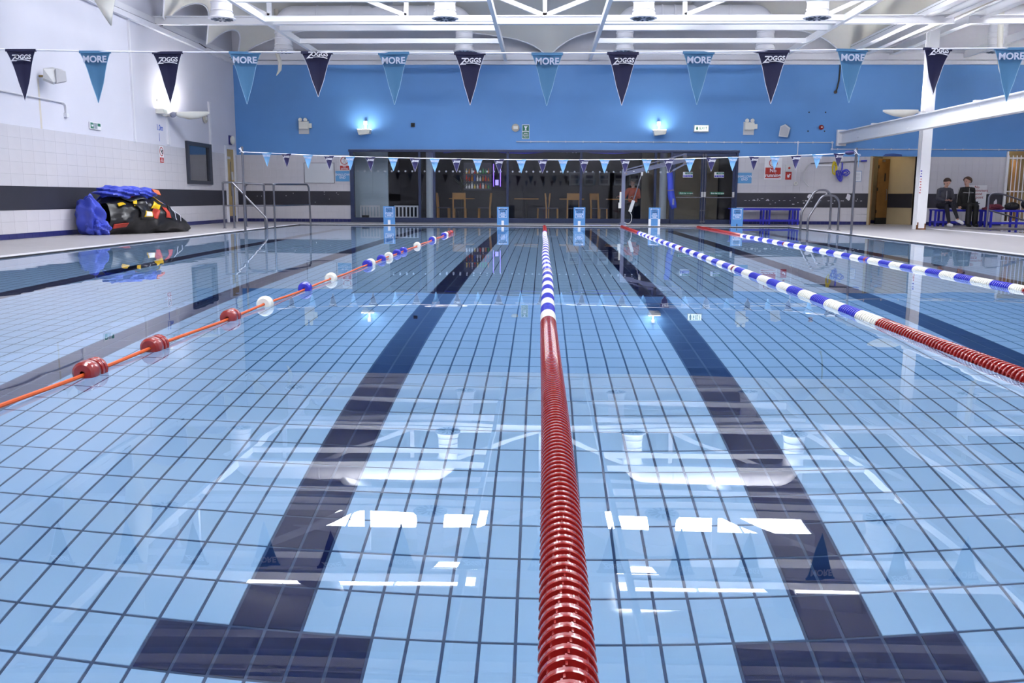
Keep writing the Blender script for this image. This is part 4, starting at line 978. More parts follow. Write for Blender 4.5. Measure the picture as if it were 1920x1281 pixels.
t = thing('conduit', 'bent grey conduit under the left wall loudspeaker', 'pipe', (WL + .03, 0, 0)); MB().tube([(0, 8.0, 2.62), (0, 17.4, 2.64), (0, 17.5, 2.6), (0, 17.5, 2.42)], .016, 8).build('pipe', CW, t); MB().box(-.03, .03, 17.45, 17.55, 2.36, 2.44).build('end_box', CW, t)
t = thing('box_loudspeaker', 'white angled box loudspeaker on the left wall', 'speaker', (LX, 16.6, 3.05)); t.scale = (.68, .68, .68)
MB().poly([(.12, .0, -.12), (.34, .12, -.22), (.5, .42, -.12), (.46, .46, .16), (.3, .2, .2), (.14, .0, .14)], (.03, -.05, .06)).build('cabinet', PLASTG, t); MB().poly([(.36, .16, -.2), (.52, .42, -.12), (.48, .46, .15), (.33, .22, .19)], (.08, -.04, .03)).build('grille', mat('grille_grey', (188, 188, 194), .7), t); MB().tube([(0, .02, 0), (.16, .05, 0)], .03, 8).build('bracket', mat('rusty_bracket', (150, 130, 80), .7), t)
o = MB().box(WL + .0005, WL + .0015, 16.56, 16.62, 2.07, 3.0).build('rust_stain', mat('rust_stain', (206, 198, 186), .8), wall_left)
def street_lamp(t, d, power):
    """long shallow lamp head pointing along direction d (unit vector)"""
    d = Vector(d); s_ = Vector((-d.y, d.x, 0))
    b = MB(); prof = [(0, .07, .05), (.1, .1, .1), (.35, .13, .16), (.6, .12, .13), (.8, .07, .06), (.88, .02, .02)]
    vs2 = []; n = 10
    for u, w, h in prof:
        for k in range(n + 1):
            a = PI * k / n; vs2.append(d * u + s_ * (w * math.cos(a)) - Vector((0, 0, h * math.sin(a))))
    b.add(vs2, [(i * (n + 1) + k, i * (n + 1) + k + 1, (i + 1) * (n + 1) + k + 1, (i + 1) * (n + 1) + k) for i in range(5) for k in range(n)], 0, True)
    b.build('lamp_bowl', WHITEP, t)
    top = [d * u + s_ * w for u, w, h in prof] + [d * u - s_ * w for u, w, h in prof[::-1]]
    MB().poly(top, (0, 0, .03)).build('lamp_rim', WHITEP, t)
    cen = d * .42
    MB().poly([cen + (p - cen) * .82 + Vector((0, 0, .0302)) for p in top], (0, 0, .0004)).build('lamp_glass', emit('uplight_glass_%d' % power, (1, .97, .95), UP_E * power / 10), t)
t = thing('street_type_lamp', 'long white lamp head jutting from the left wall', 'lamp', (WL + .25, 22.5, 2.88)); t.rotation_euler = (0, -.1, 0)
street_lamp(t, (.75, .66, 0), 2); MB().tube([(-.25, -.05, -.03), (-.02, 0, -.03)], .035, 8).build('arm', PLASTG, t); MB().lathe([(.07, -.04), (.07, .04), (.001, .05)], 14, 0, Matrix.Translation((-.05, -.05, -.03)) @ Matrix.Rotation(.7, 4, 'Z') @ Matrix.Rotation(PI / 2, 4, 'X')).build('pivot', GREYST, t)
t = thing('wall_uplighter', 'glowing uplighter on the white left wall above the depth mark', 'lamp', (WL, 22.0, 2.85), 'uplighters')
MB().box(0, .2, -.12, .12, -.02, .1).build('housing', WHITEP, t); MB().box(.02, .18, -.1, .1, .101, .105).build('lamp_glass', emit('uplighter_glass2', (1, .97, .95), 38.0), t); MB().box(0, .04, -.05, .05, .1, .32).build('lamp_cap', WHITEP, t); MB().box(0, .04, .2, .5, -.06, -.03).build('arm', PLASTG, t)
t = thing('conduit', 'white trunking below the left wall uplighter', 'pipe', (WL + .025, 22.52, 0)); MB().box(-.025, .02, -.04, .04, 2.3, 2.8).build('trunking', CW, t); MB().box(-.025, .03, -.06, .06, 2.1, 2.3).build('end_box', CW, t)
t = thing('street_type_lamp', 'long white lamp head on the column above the low beam', 'lamp', (9.66, 23.55, 3.06)); street_lamp(t, (-1, 0, 0), 5); MB().tube([(.0, 0, -.03), (.2, .02, -.06)], .035, 8).build('arm', PLASTG, t); MB().box(.12, .2, -.03, .05, -.14, -.02).build('bracket', CHROME, t)

# ================================================================== LANE BOARDS
INK = mat('dark_board_print', (24, 36, 76), .6)
boards = [(-4.39, 'SLOW\nLANE', 'CLOCK\nWISE', 'slow lane clockwise', 1, 1), (-1.14, 'MEDIUM\nLANE', 'ANTI\nCLOCK\nWISE', 'medium lane anticlockwise', -1, 1), (1.035, 'MEDIUM\nLANE', 'CLOCK\nWISE', 'medium lane clockwise', 1, 1), (3.155, 'FAST\nLANE', 'ANTI\nCLOCK\nWISE', 'fast lane anticlockwise', -1, 2), (5.475, 'FAST\nLANE', 'CLOCK\nWISE', 'fast lane clockwise', 1, 0)]
for x, a, b_, lab, dr, tabs in boards:
    t = thing('lane_board', 'blue %s board on the far pool edge' % lab, 'sign', (x, 25.12, .03), 'blue lane boards along the far pool edge')
    MB().box(-.165, .165, -.012, .012, 0, .51).build('board_panel', BOARD, t)
    y = -.0135
    fr = MB()
    for q in ((-.115, .115, .465, .473), (-.115, .115, .205, .213), (-.115, -.107, .213, .465), (.107, .115, .213, .465)): fr.box(q[0], q[1], y, y + .001, q[2], q[3])
    fr.build('border_line', LETW, t)
    MB().poly([(dr * .09, y - .001, .487), (dr * .125, y - .001, .469), (dr * .09, y - .001, .451)], (0, .001, 0)).build('arrow_head', LETW, t)
    letter(t, a, .062, INK, (0, y - .001, .408), bold=.0012); letter(t, b_, .062 if len(b_) < 12 else .05, LETW, (0, y - .001, .283), bold=.001)
    if tabs == 1: MB().box(-.04, .035, y - .002, y, -.02, .125).build('paper_tab', SIGNW, t)
    elif tabs == 2:
        for s_ in (-1, 1): MB().box(s_ * .13 - .035, s_ * .13 + .035, y - .002, y, -.02, .19).build('paper_tab', SIGNW, t)
    else: MB().box(-.012, .012, y - .004, y, -.01, .07).build('clip', BLACK, t)
    MB().bar((0, .012, .3), (0, .2, .004), .05, .01).build('back_stay', BOARD, t)

# ================================================================== RAILS AND LADDER
def bend(p, r=.08, n=6):
    """polyline with rounded corners"""
    p = [Vector(q) for q in p]; out = [p[0]]
    for i in range(1, len(p) - 1):
        a, b, c = p[i - 1], p[i], p[i + 1]; d1 = (a - b); d2 = (c - b); k = min(r, d1.length / 2.1, d2.length / 2.1)
        s0 = b + d1.normalized() * k; s1 = b + d2.normalized() * k
        for j in range(n + 1):
            u = j / n; out.append(s0 * (1 - u) ** 2 + b * 2 * u * (1 - u) + s1 * u ** 2)
    return out + [p[-1]]
t = thing('step_handrail', 'stainless guard rail on the deck with a handrail sloping into the pool', 'handrail', (0, 0, DZ))
MB().tube(bend([(-7.92, 21.6, 1.13), (-7.69, 21.65, 1.13), (-6.97, 21.84, 1.09)]), .025, 10).build('top_rail', CHROME, t); MB().tube([(-7.92, 21.6, .56), (-6.97, 21.84, .55)], .017, 10).build('mid_rail', CHROME, t)
for x, y, z in ((-7.92, 21.6, 1.13), (-7.69, 21.65, 1.13), (-6.97, 21.84, 1.1)): MB().tube([(x, y, 0 if x < -7 else -.3), (x, y, z)], .025, 10).build('post', CHROME, t); MB().lathe([(.05, 0), (.05, .01), (.022, .012)], 14, 0, Matrix.Translation((x, y, 0))).build('base_collar', CHROME, t)
MB().tube(bend([(-7.69, 21.63, 1.12), (-6.9, 21.76, .24), (-6.9, 21.76, -.35)]), .025, 10).build('sloping_rail', CHROME, t)
t = thing('step_guardrail', 'stainless rail with a rounded end standing at the far left pool corner', 'handrail', (0, 0, DZ))
MB().tube(bend([(-7.8, 22.9, 0), (-7.8, 22.9, 1.12), (-6.92, 22.5, 1.1), (-6.5, 24.4, 1.12), (-6.48, 24.45, -.4)], .17), .025, 10).build('top_rail', CHROME, t)
MB().tube([(-7.8, 22.9, .56), (-6.92, 22.5, .55)], .017, 10).build('mid_rail', CHROME, t); MB().tube([(-6.92, 22.5, .55), (-6.49, 24.42, .56)], .017, 10).build('mid_rail', CHROME, t)
MB().tube([(-6.92, 22.5, -.35), (-6.92, 22.5, 1.1)], .025, 10).build('post', CHROME, t)
for (x, y) in ((-7.8, 22.9),): MB().lathe([(.05, 0), (.05, .01), (.022, .012)], 14, 0, Matrix.Translation((x, y, 0))).build('base_collar', CHROME, t)
t = thing('pool_ladder', 'pair of curved stainless ladder rails on the right pool edge', 'ladder', (0, 0, DZ))
for Yv, pp in ((23.2, [(6.72, -.6), (6.73, .43), (7.02, .95), (7.13, 1.02), (7.35, 1.02), (7.48, .87), (7.48, 0)]), (22.5, [(6.71, -.6), (6.71, .31), (7.0, .82), (7.09, .88), (7.34, .88), (7.47, .74), (7.47, 0)])):
    MB().tube(bend([(x, Yv, z) for x, z in pp], .1), .028, 12).build('rail', CHROME, t); MB().lathe([(.06, 0), (.06, .01), (.025, .014)], 14, 0, Matrix.Translation((pp[-1][0], Yv, 0))).build('base_collar', CHROME, t)
for z in (-.25, -.5): MB().box(6.68, 6.76, 22.5, 23.2, z - .015, z + .015).build('tread', CHROME, t)
t = thing('pool_handrail', 'grey sloping handrail by the learner pool at the right edge', 'handrail', (0, 0, DZ))
MB().tube(bend([(11.5, 23.2, 0), (11.5, 23.2, .95), (11.8, 23.2, .95), (12.45, 23.2, .74), (13.6, 23.2, .36), (13.6, 23.2, -.5)], .16), .022, 12).build('top_rail', CHROME, t); MB().tube([(11.5, 23.2, .53), (12.45, 23.2, .27), (13.6, 23.2, -.02)], .02, 10).build('mid_rail', CHROME, t); MB().lathe([(.05, 0), (.05, .01), (.022, .012)], 14, 0, Matrix.Translation((11.47, 23.2, 0))).build('base_collar', CHROME, t)

# ================================================================== POOL HOIST
HY = 25.5
t = thing('pool_hoist', 'grey disabled-access pool hoist with a blue sling at the far edge', 'hoist', (2.29, HY, DZ))
ox = -2.29
MB().box(-.05, .05, -.05, .05, .03, 1.6).build('mast', GREYST, t); MB().poly([(-.12, -.12, 0), (.12, -.12, 0), (.07, -.12, .09), (-.07, -.12, .09)], (0, .24, 0)).build('base_flange', GREYST, t)
MB().bar((.03, 0, 1.47), (1.69, 0, 1.86), .07, .12).build('boom', GREYST, t); MB().bar((.05, -.01, 1.58), (1.74, -.01, 2.03), .03, .035).build('tie_bar', GREYST, t)
MB().box(1.68, 1.77, -.03, .03, 1.72, 2.05).build('end_bracket', GREYST, t); MB().bar((1.72, 0, 1.75), (1.38, 0, 1.56), .04, .05).build('spreader', GREYST, t); MB().box(.04, .1, -.045, .045, 1.42, 1.62).build('hinge_block', GREYST, t)
for x, z in ((.07, 1.47), (.07, 1.57), (1.72, 1.98), (1.72, 1.78)): MB().lathe([(.013, 0), (.013, .01), (.001, .012)], 8, 0, Matrix.Translation((x, -.046, z)) @ Matrix.Rotation(PI / 2, 4, 'X')).build('pivot_bolt', mat('brass', (190, 150, 70), .4, metal=.8), t)
MB().tube([(.52, -.02, 1.5), (.28, -.02, .66)], .016, 8).build('ram_rod', CHROME, t); MB().bar((.3, -.02, .72), (.2, -.02, .4), .07, .09).build('ram_motor', PLASTG, t); MB().box(.49, .55, -.05, .01, 1.42, 1.52).build('ram_clevis', PLASTG, t)
MB().tube(bend([(.2, -.02, .4), (.26, -.03, .3), (.25, -.03, .12), (.16, -.03, .05), (.05, -.03, .1)], .05), .01, 6).build('cable', PLASTG, t)
MB().box(-.13, -.05, -.04, .04, .5, .66).box(-.1, -.05, -.03, .03, .66, .96).build('battery_pack', WHITEP, t); MB().box(-.085, -.065, -.01, .01, .96, .98).build('stop_button', REDS, t)
MB().box(.26, .31, -.038, -.035, 1.535, 1.55).build('maker_label', SIGNW, t)
b = MB(); vs2 = []
SL = [(1.30, 1.52, .16), (1.33, 1.30, .16), (1.34, 1.05, .17), (1.37, .85, .2), (1.43, .62, .18), (1.46, .5, .14)]
for x, z, w in SL: vs2 += [(x - w / 2, -.03 - .02 * math.sin(z * 7), z - .03), (x, -.06, z), (x + w / 2, -.03 + .015 * math.sin(z * 9), z + .02)]
b.add(vs2, [(3 * i + k, 3 * i + k + 1, 3 * i + 4 + k, 3 * i + 3 + k) for i in range(5) for k in (0, 1)], 0, True)
o = b.build('sling', mat('blue_sling_cloth', (48, 66, 176), .6), t); o.modifiers.new('thick', 'SOLIDIFY').thickness = .02
MB().tube([(1.4, -.03, 1.57), (1.30, -.05, 1.5)], .015, 6).tube([(1.24, -.05, 1.0), (1.43, -.07, 1.02)], .012, 6).build('sling_strap', mat('tan_strap', (120, 104, 110), .7), t); MB().box(1.40, 1.45, -.075, -.05, .6, .78).build('sling_pad', GREYST, t)
t = thing('floor_mat', 'flat blue mat beside the hoist on the far deck', 'mat', (1.65, 25.55, DZ)); t_ = MB().box(-.32, .3, -.2, .2, 0, .012).build('mat_sheet', mat('blue_mat', (70, 84, 160), .8), t)
MB().box(-.32, .3, -.2, -.18, .012, .016).build('mat_edge', mat('blue_mat_edge', (58, 70, 140), .8), t)

# ================================================================== BENCHES
def bench(x0, x1, y0, label, legs):
    t = thing('blue_bench', label, 'bench', ((x0 + x1) / 2, y0, DZ), 'blue painted benches'); w = (x1 - x0) / 2; h = .5
    for k in range(3): MB().box(-w, w, .02 + k * .135, .14 + k * .135, h - .035, h).build('seat_slat', BENCHB, t)
    MB().box(-w, w, .0, .02, h - .06, h - .01).build('front_rail', BENCHB, t)
    for x in legs:
        x -= (x0 + x1) / 2
        for yy in (.03, .37): MB().box(x - .025, x + .025, yy, yy + .05, 0, h - .035).build('leg', BENCHB, t)
        MB().box(x - .024, x + .024, .08, .37, .12, .16).build('cross_rail', BENCHB, t)
    MB().box(-w + .03, w - .03, .0, .03, .1, .16).build('shoe_rail', BENCHB, t)
    return t
bench(5.72, 7.82, 27.2, 'long blue bench between the escape doors and the ladder', (5.8, 6.72, 6.9, 7.6, 7.76))
bench(11.5, 13.1, 26.4, 'blue bench with two people seated on it', (11.55, 11.79, 12.85, 13.05))
bench(12.72, 14.6, 25.6, 'blue bench with bags at the right edge', (12.78, 13.5, 14.5))
def lump(name, m, c, r, seed, amp=.12, nu=22, nv=12, parent=None, flat=0.0):
    rn = random.Random(seed); ph = [rn.uniform(0, 6) for _ in range(6)]
    b = MB(); vs2 = []
    for i in range(nv + 1):
        th = PI * i / nv
        for k in range(nu):
            a = 2 * PI * k / nu; d = Vector((math.sin(th) * math.cos(a), math.sin(th) * math.sin(a), math.cos(th)))
            q = 1 + amp * (math.sin(d.x * 5 + ph[0]) * math.sin(d.y * 6 + ph[1]) + .6 * math.sin(d.z * 9 + d.x * 7 + ph[2]) + .4 * math.sin(a * 5 + ph[3]))
            p = Vector((d.x * r[0] * q, d.y * r[1] * q, d.z * r[2] * q)) + Vector(c)
            vs2.append((p.x, p.y, max(p.z, flat)))
    b.add(vs2, [(i * nu + k, i * nu + (k + 1) % nu, (i + 1) * nu + (k + 1) % nu, (i + 1) * nu + k) for i in range(nv) for k in range(nu)], 0, True)
    return b.build(name, m, parent)
ST = DZ + .5
t = thing('folded_clothing', 'maroon garment heaped on the right-hand bench', 'clothing', (12.93, 25.8, ST)); lump('cloth_heap', mat('maroon_cloth', (92, 26, 44), .8), (0, 0, .06), (.24, .16, .1), 3, .22, parent=t, flat=.002); lump('sleeve', mat('maroon_cloth', (92, 26, 44), .8), (-.22, .0, .03), (.13, .08, .05), 4, .2, parent=t, flat=.002)
t = thing('black_bag', 'small black bag next to the maroon garment', 'bag', (13.42, 25.82, ST)); lump('bag_body', mat('black_nylon', (26, 26, 30), .6), (0, 0, .1), (.2, .14, .12), 5, .05, parent=t, flat=.002); MB().tube(bend([(-.12, -.12, .12), (-.1, -.16, .17), (.1, -.16, .17), (.12, -.12, .12)], .05), .01, 6).build('handle', BLACK, t)
t = thing('black_bag', 'large black holdall at the right edge of the picture', 'bag', (14.05, 25.82, ST)); lump('bag_body', mat('black_nylon', (26, 26, 30), .6), (0, 0, .17), (.38, .18, .2), 6, .05, parent=t, flat=.002); MB().tube(bend([(-.2, -.16, .22), (-.15, -.2, .34), (.15, -.2, .34), (.2, -.16, .22)], .08), .013, 6).build('handle', BLACK, t)

# ================================================================== DEFLATED INFLATABLE ON THE LEFT DECK
A = Vector((-9.2, 17.35, DZ)); ax = math.atan2(19.45 - 17.35, -8.05 + 9.2)
t = thing('deflated_inflatable', 'heaped deflated pool inflatable, black and blue with yellow and red', 'inflatable', A, None, ax)
BLK = mat('black_pvc', (24, 24, 29), .32, bump=.5, bscale=8); BLU = mat('blue_pvc', (66, 82, 196), .4, bump=.5, bscale=9); YEL = mat('yellow_pvc', (226, 184, 14), .45); RED = mat('red_pvc', (176, 54, 40), .45)
def rad(u): return float(np.interp(u, [.25, .5, .9, 1.3, 1.7, 2.05, 2.3, 2.45], [.36, .42, .44, .42, .36, .25, .14, .05]))
def surf(u, a, off=0.0):
    r = rad(u); q = 1 + .07 * math.sin(a * 3 + u * 5) + .05 * math.sin(a * 7 - u * 9) + .03 * math.sin(u * 13 + a * 4 + 2 * math.sin(u * 5)) + .025 * math.sin(a * 11 + 3 * math.sin(u * 4))
    r = r * q + off; z = r * .92 * math.cos(a) + rad(u) * .86
    return (u + .05 * math.sin(a * 2), -r * math.sin(a) * .95, max(z, .004 + off))
def patch(u0, u1, a0, a1, m, name, off, nu=10, na=10, skew=0.0):
    b = MB(); vs2 = [surf(u0 + (u1 - u0) * i / nu + skew * j / na, a0 + (a1 - a0) * j / na, off) for i in range(nu + 1) for j in range(na + 1)]
    b.add(vs2, [(i * (na + 1) + j, (i + 1) * (na + 1) + j, (i + 1) * (na + 1) + j + 1, i * (na + 1) + j + 1) for i in range(nu) for j in range(na)], 0, True)
    o = b.build(name, m, t); md = o.modifiers.new('thick', 'SOLIDIFY'); md.thickness = .012; md.offset = 1
    return o
b = MB(); nu, na = 60, 40
vs2 = [surf(.25 + 2.2 * i / nu, 2 * PI * j / na) for i in range(nu + 1) for j in range(na)]
b.add(vs2, [(i * na + j, (i + 1) * na + j, (i + 1) * na + (j + 1) % na, i * na + (j + 1) % na) for i in range(nu) for j in range(na)], 0, True)
b.build('black_tube', BLK, t)
# inner wall of the open mouth
b = MB(); vs2 = []
for i, (u, s_) in enumerate(((.25, 1), (.32, .86), (.6, .7), (.62, .02))):
    for j in range(na):
        p = Vector(surf(.25, 2 * PI * j / na)); c = Vector((.25, 0, rad(.25) * .86)); q = c + (p - c) * s_; vs2.append((q.x + (u - .25), q.y, q.z))
b.add(vs2, [(i * na + j, (i + 1) * na + j, (i + 1) * na + (j + 1) % na, i * na + (j + 1) % na) for i in range(3) for j in range(na)], 0, True)
b.build('open_mouth', BLK, t)
patch(.5, .9, -.15, .75, BLK, 'folded_flap', .035, skew=.25); patch(.72, 1.05, 1.0, 1.75, BLK, 'folded_flap', .05, skew=.2)
patch(1.28, 1.5, .75, 1.15, YEL, 'yellow_panel', .014, skew=-.12); patch(1.1, 1.7, .1, .32, YEL, 'yellow_panel', .016, skew=.1); patch(.82, .9, .6, 1.1, YEL, 'yellow_panel', .03, skew=-.1); patch(.42, .56, .75, .95, YEL, 'yellow_panel', .045)
patch(1.22, 1.42, 1.15, 1.7, RED, 'red_panel', .014, skew=-.05); patch(1.52, 1.64, .85, 1.55, RED, 'red_panel', .015, skew=.06); patch(.32, .62, 1.85, 2.1, RED, 'red_panel', .02); patch(.75, 1.0, .32, .44, RED, 'red_panel', .04)
patch(.95, 1.16, 1.35, 1.6, YEL, 'label_border', .062); patch(.975, 1.135, 1.38, 1.57, SIGNW, 'white_label', .076)
for u, a0, a1 in ((1.02, .9, 1.35), (1.8, .3, 1.5), (1.95, .2, 1.45)): MB().tube([Vector(surf(u + .1 * k / 8, a0 + (a1 - a0) * k / 8, .055 if u < 1.1 else .012)) for k in range(9)], .006, 5).build('stitching', TAPE, t)
patch(1.7, 1.78, .5, 1.6, BLK, 'strap', .012)
lump('blue_sheet', BLU, (.08, .1, .36), (.2, .36, .4), 12, .14, 44, 26, t, .003)
lump('blue_sheet', BLU, (.1, -.12, .14), (.17, .26, .17), 15, .2, 36, 20, t, .003)
patch(.3, 1.55, -.75, .12, BLU, 'blue_sheet', .05, 40, 16, .12); lump('blue_sheet', BLU, (.75, .02, .86), (.5, .3, .13), 18, .2, 40, 20, t); lump('blue_sheet', BLU, (1.25, .0, .84), (.36, .26, .12), 21, .2, 36, 18, t)
patch(1.5, 2.1, -.5, .0, BLU, 'blue_sheet', .04, 20, 10, .1)
MB().poly([(1.42, -.14, .93), (1.58, -.16, .9), (1.6, -.2, .8), (1.45, -.2, .84)], (0, -.02, .01)).build('orange_tag', mat('orange_tag', (206, 92, 40), .5), t)

# ================================================================== PEOPLE
def dist_caps(P, caps):
    out = []
    for p0, r0, p1, r1, mi in caps:
        a = np.array(p0); d = np.array(p1) - a; L2 = max(1e-9, d @ d); u = np.clip((P - a) @ d / L2, 0, 1)
        out.append(np.linalg.norm(P - (a + u[:, None] * d), axis=1) - (r0 + (r1 - r0) * u))
    return np.argmin(np.array(out), axis=0)
def capsule(b, p0, r0, p1, r1, n=14):
    p0, p1 = Vector(p0), Vector(p1); d = p1 - p0; L = d.length
    q = d.to_track_quat('Z', 'Y').to_matrix().to_4x4() if L > 1e-6 else Matrix(); M = Matrix.Translation(p0) @ q
    prof = [(max(2e-4, r0 * math.sin(PI / 2 * k / 5)), -r0 * math.cos(PI / 2 * k / 5)) for k in range(6)] + [(max(2e-4, r1 * math.cos(PI / 2 * k / 5)), L + r1 * math.sin(PI / 2 * k / 5)) for k in range(6)]
    b.lathe(prof, n, 0, M)
def body(parent, caps, mats, voxel=.008):
    b = MB()
    for p0, r0, p1, r1, mi in caps: capsule(b, p0, r0, p1, r1)
    o = b.build('body_tmp', mats)
    md = o.modifiers.new('r', 'REMESH'); md.mode = 'VOXEL'; md.voxel_size = voxel
    sm = o.modifiers.new('s', 'SMOOTH'); sm.factor = .5; sm.iterations = 4
    bpy.context.view_layer.update()
    me = bpy.data.meshes.new_from_object(o.evaluated_get(bpy.context.evaluated_depsgraph_get()))
    bpy.data.objects.remove(o)
    n = len(me.polygons); C = np.empty(n * 3); me.polygons.foreach_get('center', C)
    idx = dist_caps(C.reshape(-1, 3), caps); mi = np.array([c[4] for c in caps])[idx]
    me.materials.clear()
    for m in mats: me.materials.append(m)
    me.polygons.foreach_set('material_index', mi.astype(np.int32)); me.polygons.foreach_set('use_smooth', np.ones(n, bool)); me.update()
    return link('body', me, parent)
def hand(caps, wrist, tip_dir, palm_n, side, curl=.6, s=1.0, mi=0):
    """palm, four unequal bent fingers and a thumb leaving the side of the palm"""
    w = Vector(wrist); f = Vector(tip_dir).normalized(); n = Vector(palm_n).normalized(); n = (n - f * n.dot(f)).normalized(); sd = f.cross(n).normalized() * side
    k = w + f * .055 * s
    for u in (-.022, 0, .022): caps.append((w + sd * u * .7 * s, .016 * s, k + sd * u * s, .015 * s, mi))
    for i, (u, L) in enumerate(((-.030, .058), (-.011, .068), (.010, .072), (.030, .064))):
        a = k + sd * u * s; d1 = (f * math.cos(curl * .6) + n * math.sin(curl * .6)); d2 = (f * math.cos(curl * 1.7) + n * math.sin(curl * 1.7))
        m = a + d1 * L * .55 * s; caps.append((a, .0095 * s, m, .0085 * s, mi)); caps.append((m, .0085 * s, m + d2 * L * .45 * s, .0075 * s, mi))
    a = w + f * .02 * s + sd * .028 * s; m = a + (f * .6 + sd * .7 + n * .25).normalized() * .035 * s; caps.append((a, .012 * s, m, .010 * s, mi)); caps.append((m, .010 * s, m + (f * .9 + sd * .15 + n * .4).normalized() * .03 * s, .008 * s, mi))
def head(caps, c, fdir, s=1.0, mi=0):
    """skull, jaw, nose, ears around head centre c, looking along fdir"""
    c = Vector(c); f = Vector(fdir).normalized(); sd = f.cross(Vector((0, 0, 1))).normalized(); u = sd.cross(f)
    caps.append((c + u * .035 * s - f * .02 * s, .082 * s, c + u * .03 * s + f * .015 * s, .078 * s, mi)); caps.append((c + f * .03 * s - u * .02 * s, .064 * s, c + f * .045 * s - u * .075 * s, .036 * s, mi))
    caps.append((c + f * .088 * s + u * .012 * s, .010 * s, c + f * .103 * s - u * .018 * s, .013 * s, mi))
    for q in (-1, 1): caps.append((c + sd * q * .078 * s + u * .012 * s - f * .012 * s, .012 * s, c + sd * q * .077 * s - u * .022 * s - f * .006 * s, .010 * s, mi))
    return c, f, sd, u
def face(parent, c, f, sd, u, s=1.0):
    dark = mat('eye_dark', (36, 28, 26), .4); lip = mat('lip', (150, 84, 80), .5)
    for q in (-1, 1):
        p = c + f * .083 * s + sd * q * .032 * s + u * .012 * s; MB().ball(p, .011 * s, .011 * s, .006 * s, 8, 6).build('eye', dark, parent)
        MB().tube([p + u * .020 * s - sd * .014 * s, p + u * .024 * s, p + u * .020 * s + sd * .014 * s], .0035 * s, 5).build('eyebrow', dark, parent)
    MB().tube([c + f * .079 * s - u * .055 * s - sd * .022 * s, c + f * .088 * s - u * .056 * s, c + f * .079 * s - u * .055 * s + sd * .022 * s], .006 * s, 6).build('mouth', lip, parent)
def hair_cap(parent, c, f, sd, u, m, s=1.0, back=.0):
    """close cap of hair that leaves the face free"""
    b = MB(); nv, nu = 12, 24; vs2 = []
    for i in range(nv + 1):
        for k in range(nu):
            a = 2 * PI * k / nu; fc = math.cos(a); lim = .86 + 1.25 * (1 - (fc + 1) / 2) ** .7
            th = lim * i / nv
            d = u * math.cos(th) + (f * fc + sd * math.sin(a)) * math.sin(th)
            r = .098 * s * (1 + .02 * math.sin(a * 9)); vs2.append(c + u * .03 * s - f * .006 * s + d * r + f * (d.dot(f)) * .008 * s)
    b.add(vs2, [(i * nu + k, i * nu + (k + 1) % nu, (i + 1) * nu + (k + 1) % nu, (i + 1) * nu + k) for i in range(nv) for k in range(nu)], 0, True)
    o = b.build('hair', m, parent); md = o.modifiers.new('t', 'SOLIDIFY'); md.thickness = .018; md.offset = -1
    return o
SKIN = mat('skin', (214, 166, 146), .55); HAIR = mat('brown_hair', (64, 44, 36), .6, vary=.25, vscale=30); HAIRB = mat('blonde_brown_hair', (88, 62, 46), .6, vary=.25, vscale=30)
GREYTOP = mat('charcoal_fleece', (64, 64, 74), .85, vary=.08, vscale=20); LEGG = mat('navy_leggings', (24, 24, 36), .7); SHOEW = mat('white_trainer', (226, 224, 228), .5); BLKTOP = mat('black_tracksuit', (18, 18, 21), .7); SHOEB = mat('black_shoe', (20, 20, 22), .5)

def V3(*a): return Vector(a)
# --- person looking down at a phone
px, py = 11.81, 26.62
t = thing('person', 'seated person in charcoal zip top and white trainers looking at a phone', 'person', (px, py, DZ))
caps = []
def add(p0, r0, p1, r1, mi): caps.append((V3(*p0), r0, V3(*p1), r1, mi))
add((-.08, 0, .62), .115, (.08, 0, .62), .115, 2)
add((-.05, -.01, .68), .125, (-.06, -.06, .92), .125, 1); add((.05, -.01, .68), .125, (.06, -.06, .92), .125, 1); add((-.12, -.08, 1.06), .075, (.12, -.08, 1.06), .075, 1); add((0, -.07, .95), .13, (0, -.09, 1.06), .1, 1)
add((0, -.09, 1.08), .055, (0, -.13, 1.18), .05, 0)
add((-.17, -.08, 1.05), .065, (-.215, -.14, .82), .058, 1); add((-.215, -.14, .82), .058, (-.10, -.33, .76), .044, 1); add((.17, -.08, 1.05), .065, (.215, -.14, .82), .058, 1); add((.215, -.14, .82), .058, (.09, -.33, .75), .044, 1)
add((-.09, -.03, .60), .095, (-.07, -.42, .60), .07, 2); add((-.07, -.42, .60), .07, (.03, -.43, .14), .045, 2)
add((.09, -.03, .61), .095, (.07, -.47, .66), .07, 2); add((.07, -.47, .66), .068, (.2, -.56, .27), .043, 2)
add((.03, -.43, .12), .035, (.035, -.44, .08), .036, 0); add((.035, -.41, .052), .052, (.05, -.58, .046), .046, 3)
add((.205, -.56, .25), .034, (.215, -.565, .215), .035, 0); add((.215, -.54, .19), .05, (.33, -.64, .115), .045, 3)
hand(caps, V3(-.09, -.345, .76), V3(.6, -.6, .0), V3(.1, .3, 1), 1, .5); hand(caps, V3(.085, -.345, .75), V3(-.75, -.5, .05), V3(0, .1, 1), -1, .5)
hc, hf, hs, hu = head(caps, V3(.0, -.17, 1.275), V3(.05, -.85, -.5), 1.1)
body(t, caps, [SKIN, GREYTOP, LEGG, SHOEW]); face(t, hc, hf, hs, hu, 1.1); hair_cap(t, hc, hf, hs, hu, HAIR, 1.1)
MB().tube([hc - hf * .085 + hu * .03, hc - hf * .12 - hu * .02, hc - hf * .10 - hu * .12], [.03, .035, .012], 10).build('ponytail', HAIR, t)
MB().tube([(0, -.205, 1.04), (0, -.215, .9), (0, -.15, .7)], .006, 6).build('zip', PLASTG, t)
MB().tube([(-.06, -.11, 1.13), (0, -.165, 1.08), (.06, -.11, 1.13)], .014, 8).build('collar', GREYTOP, t)
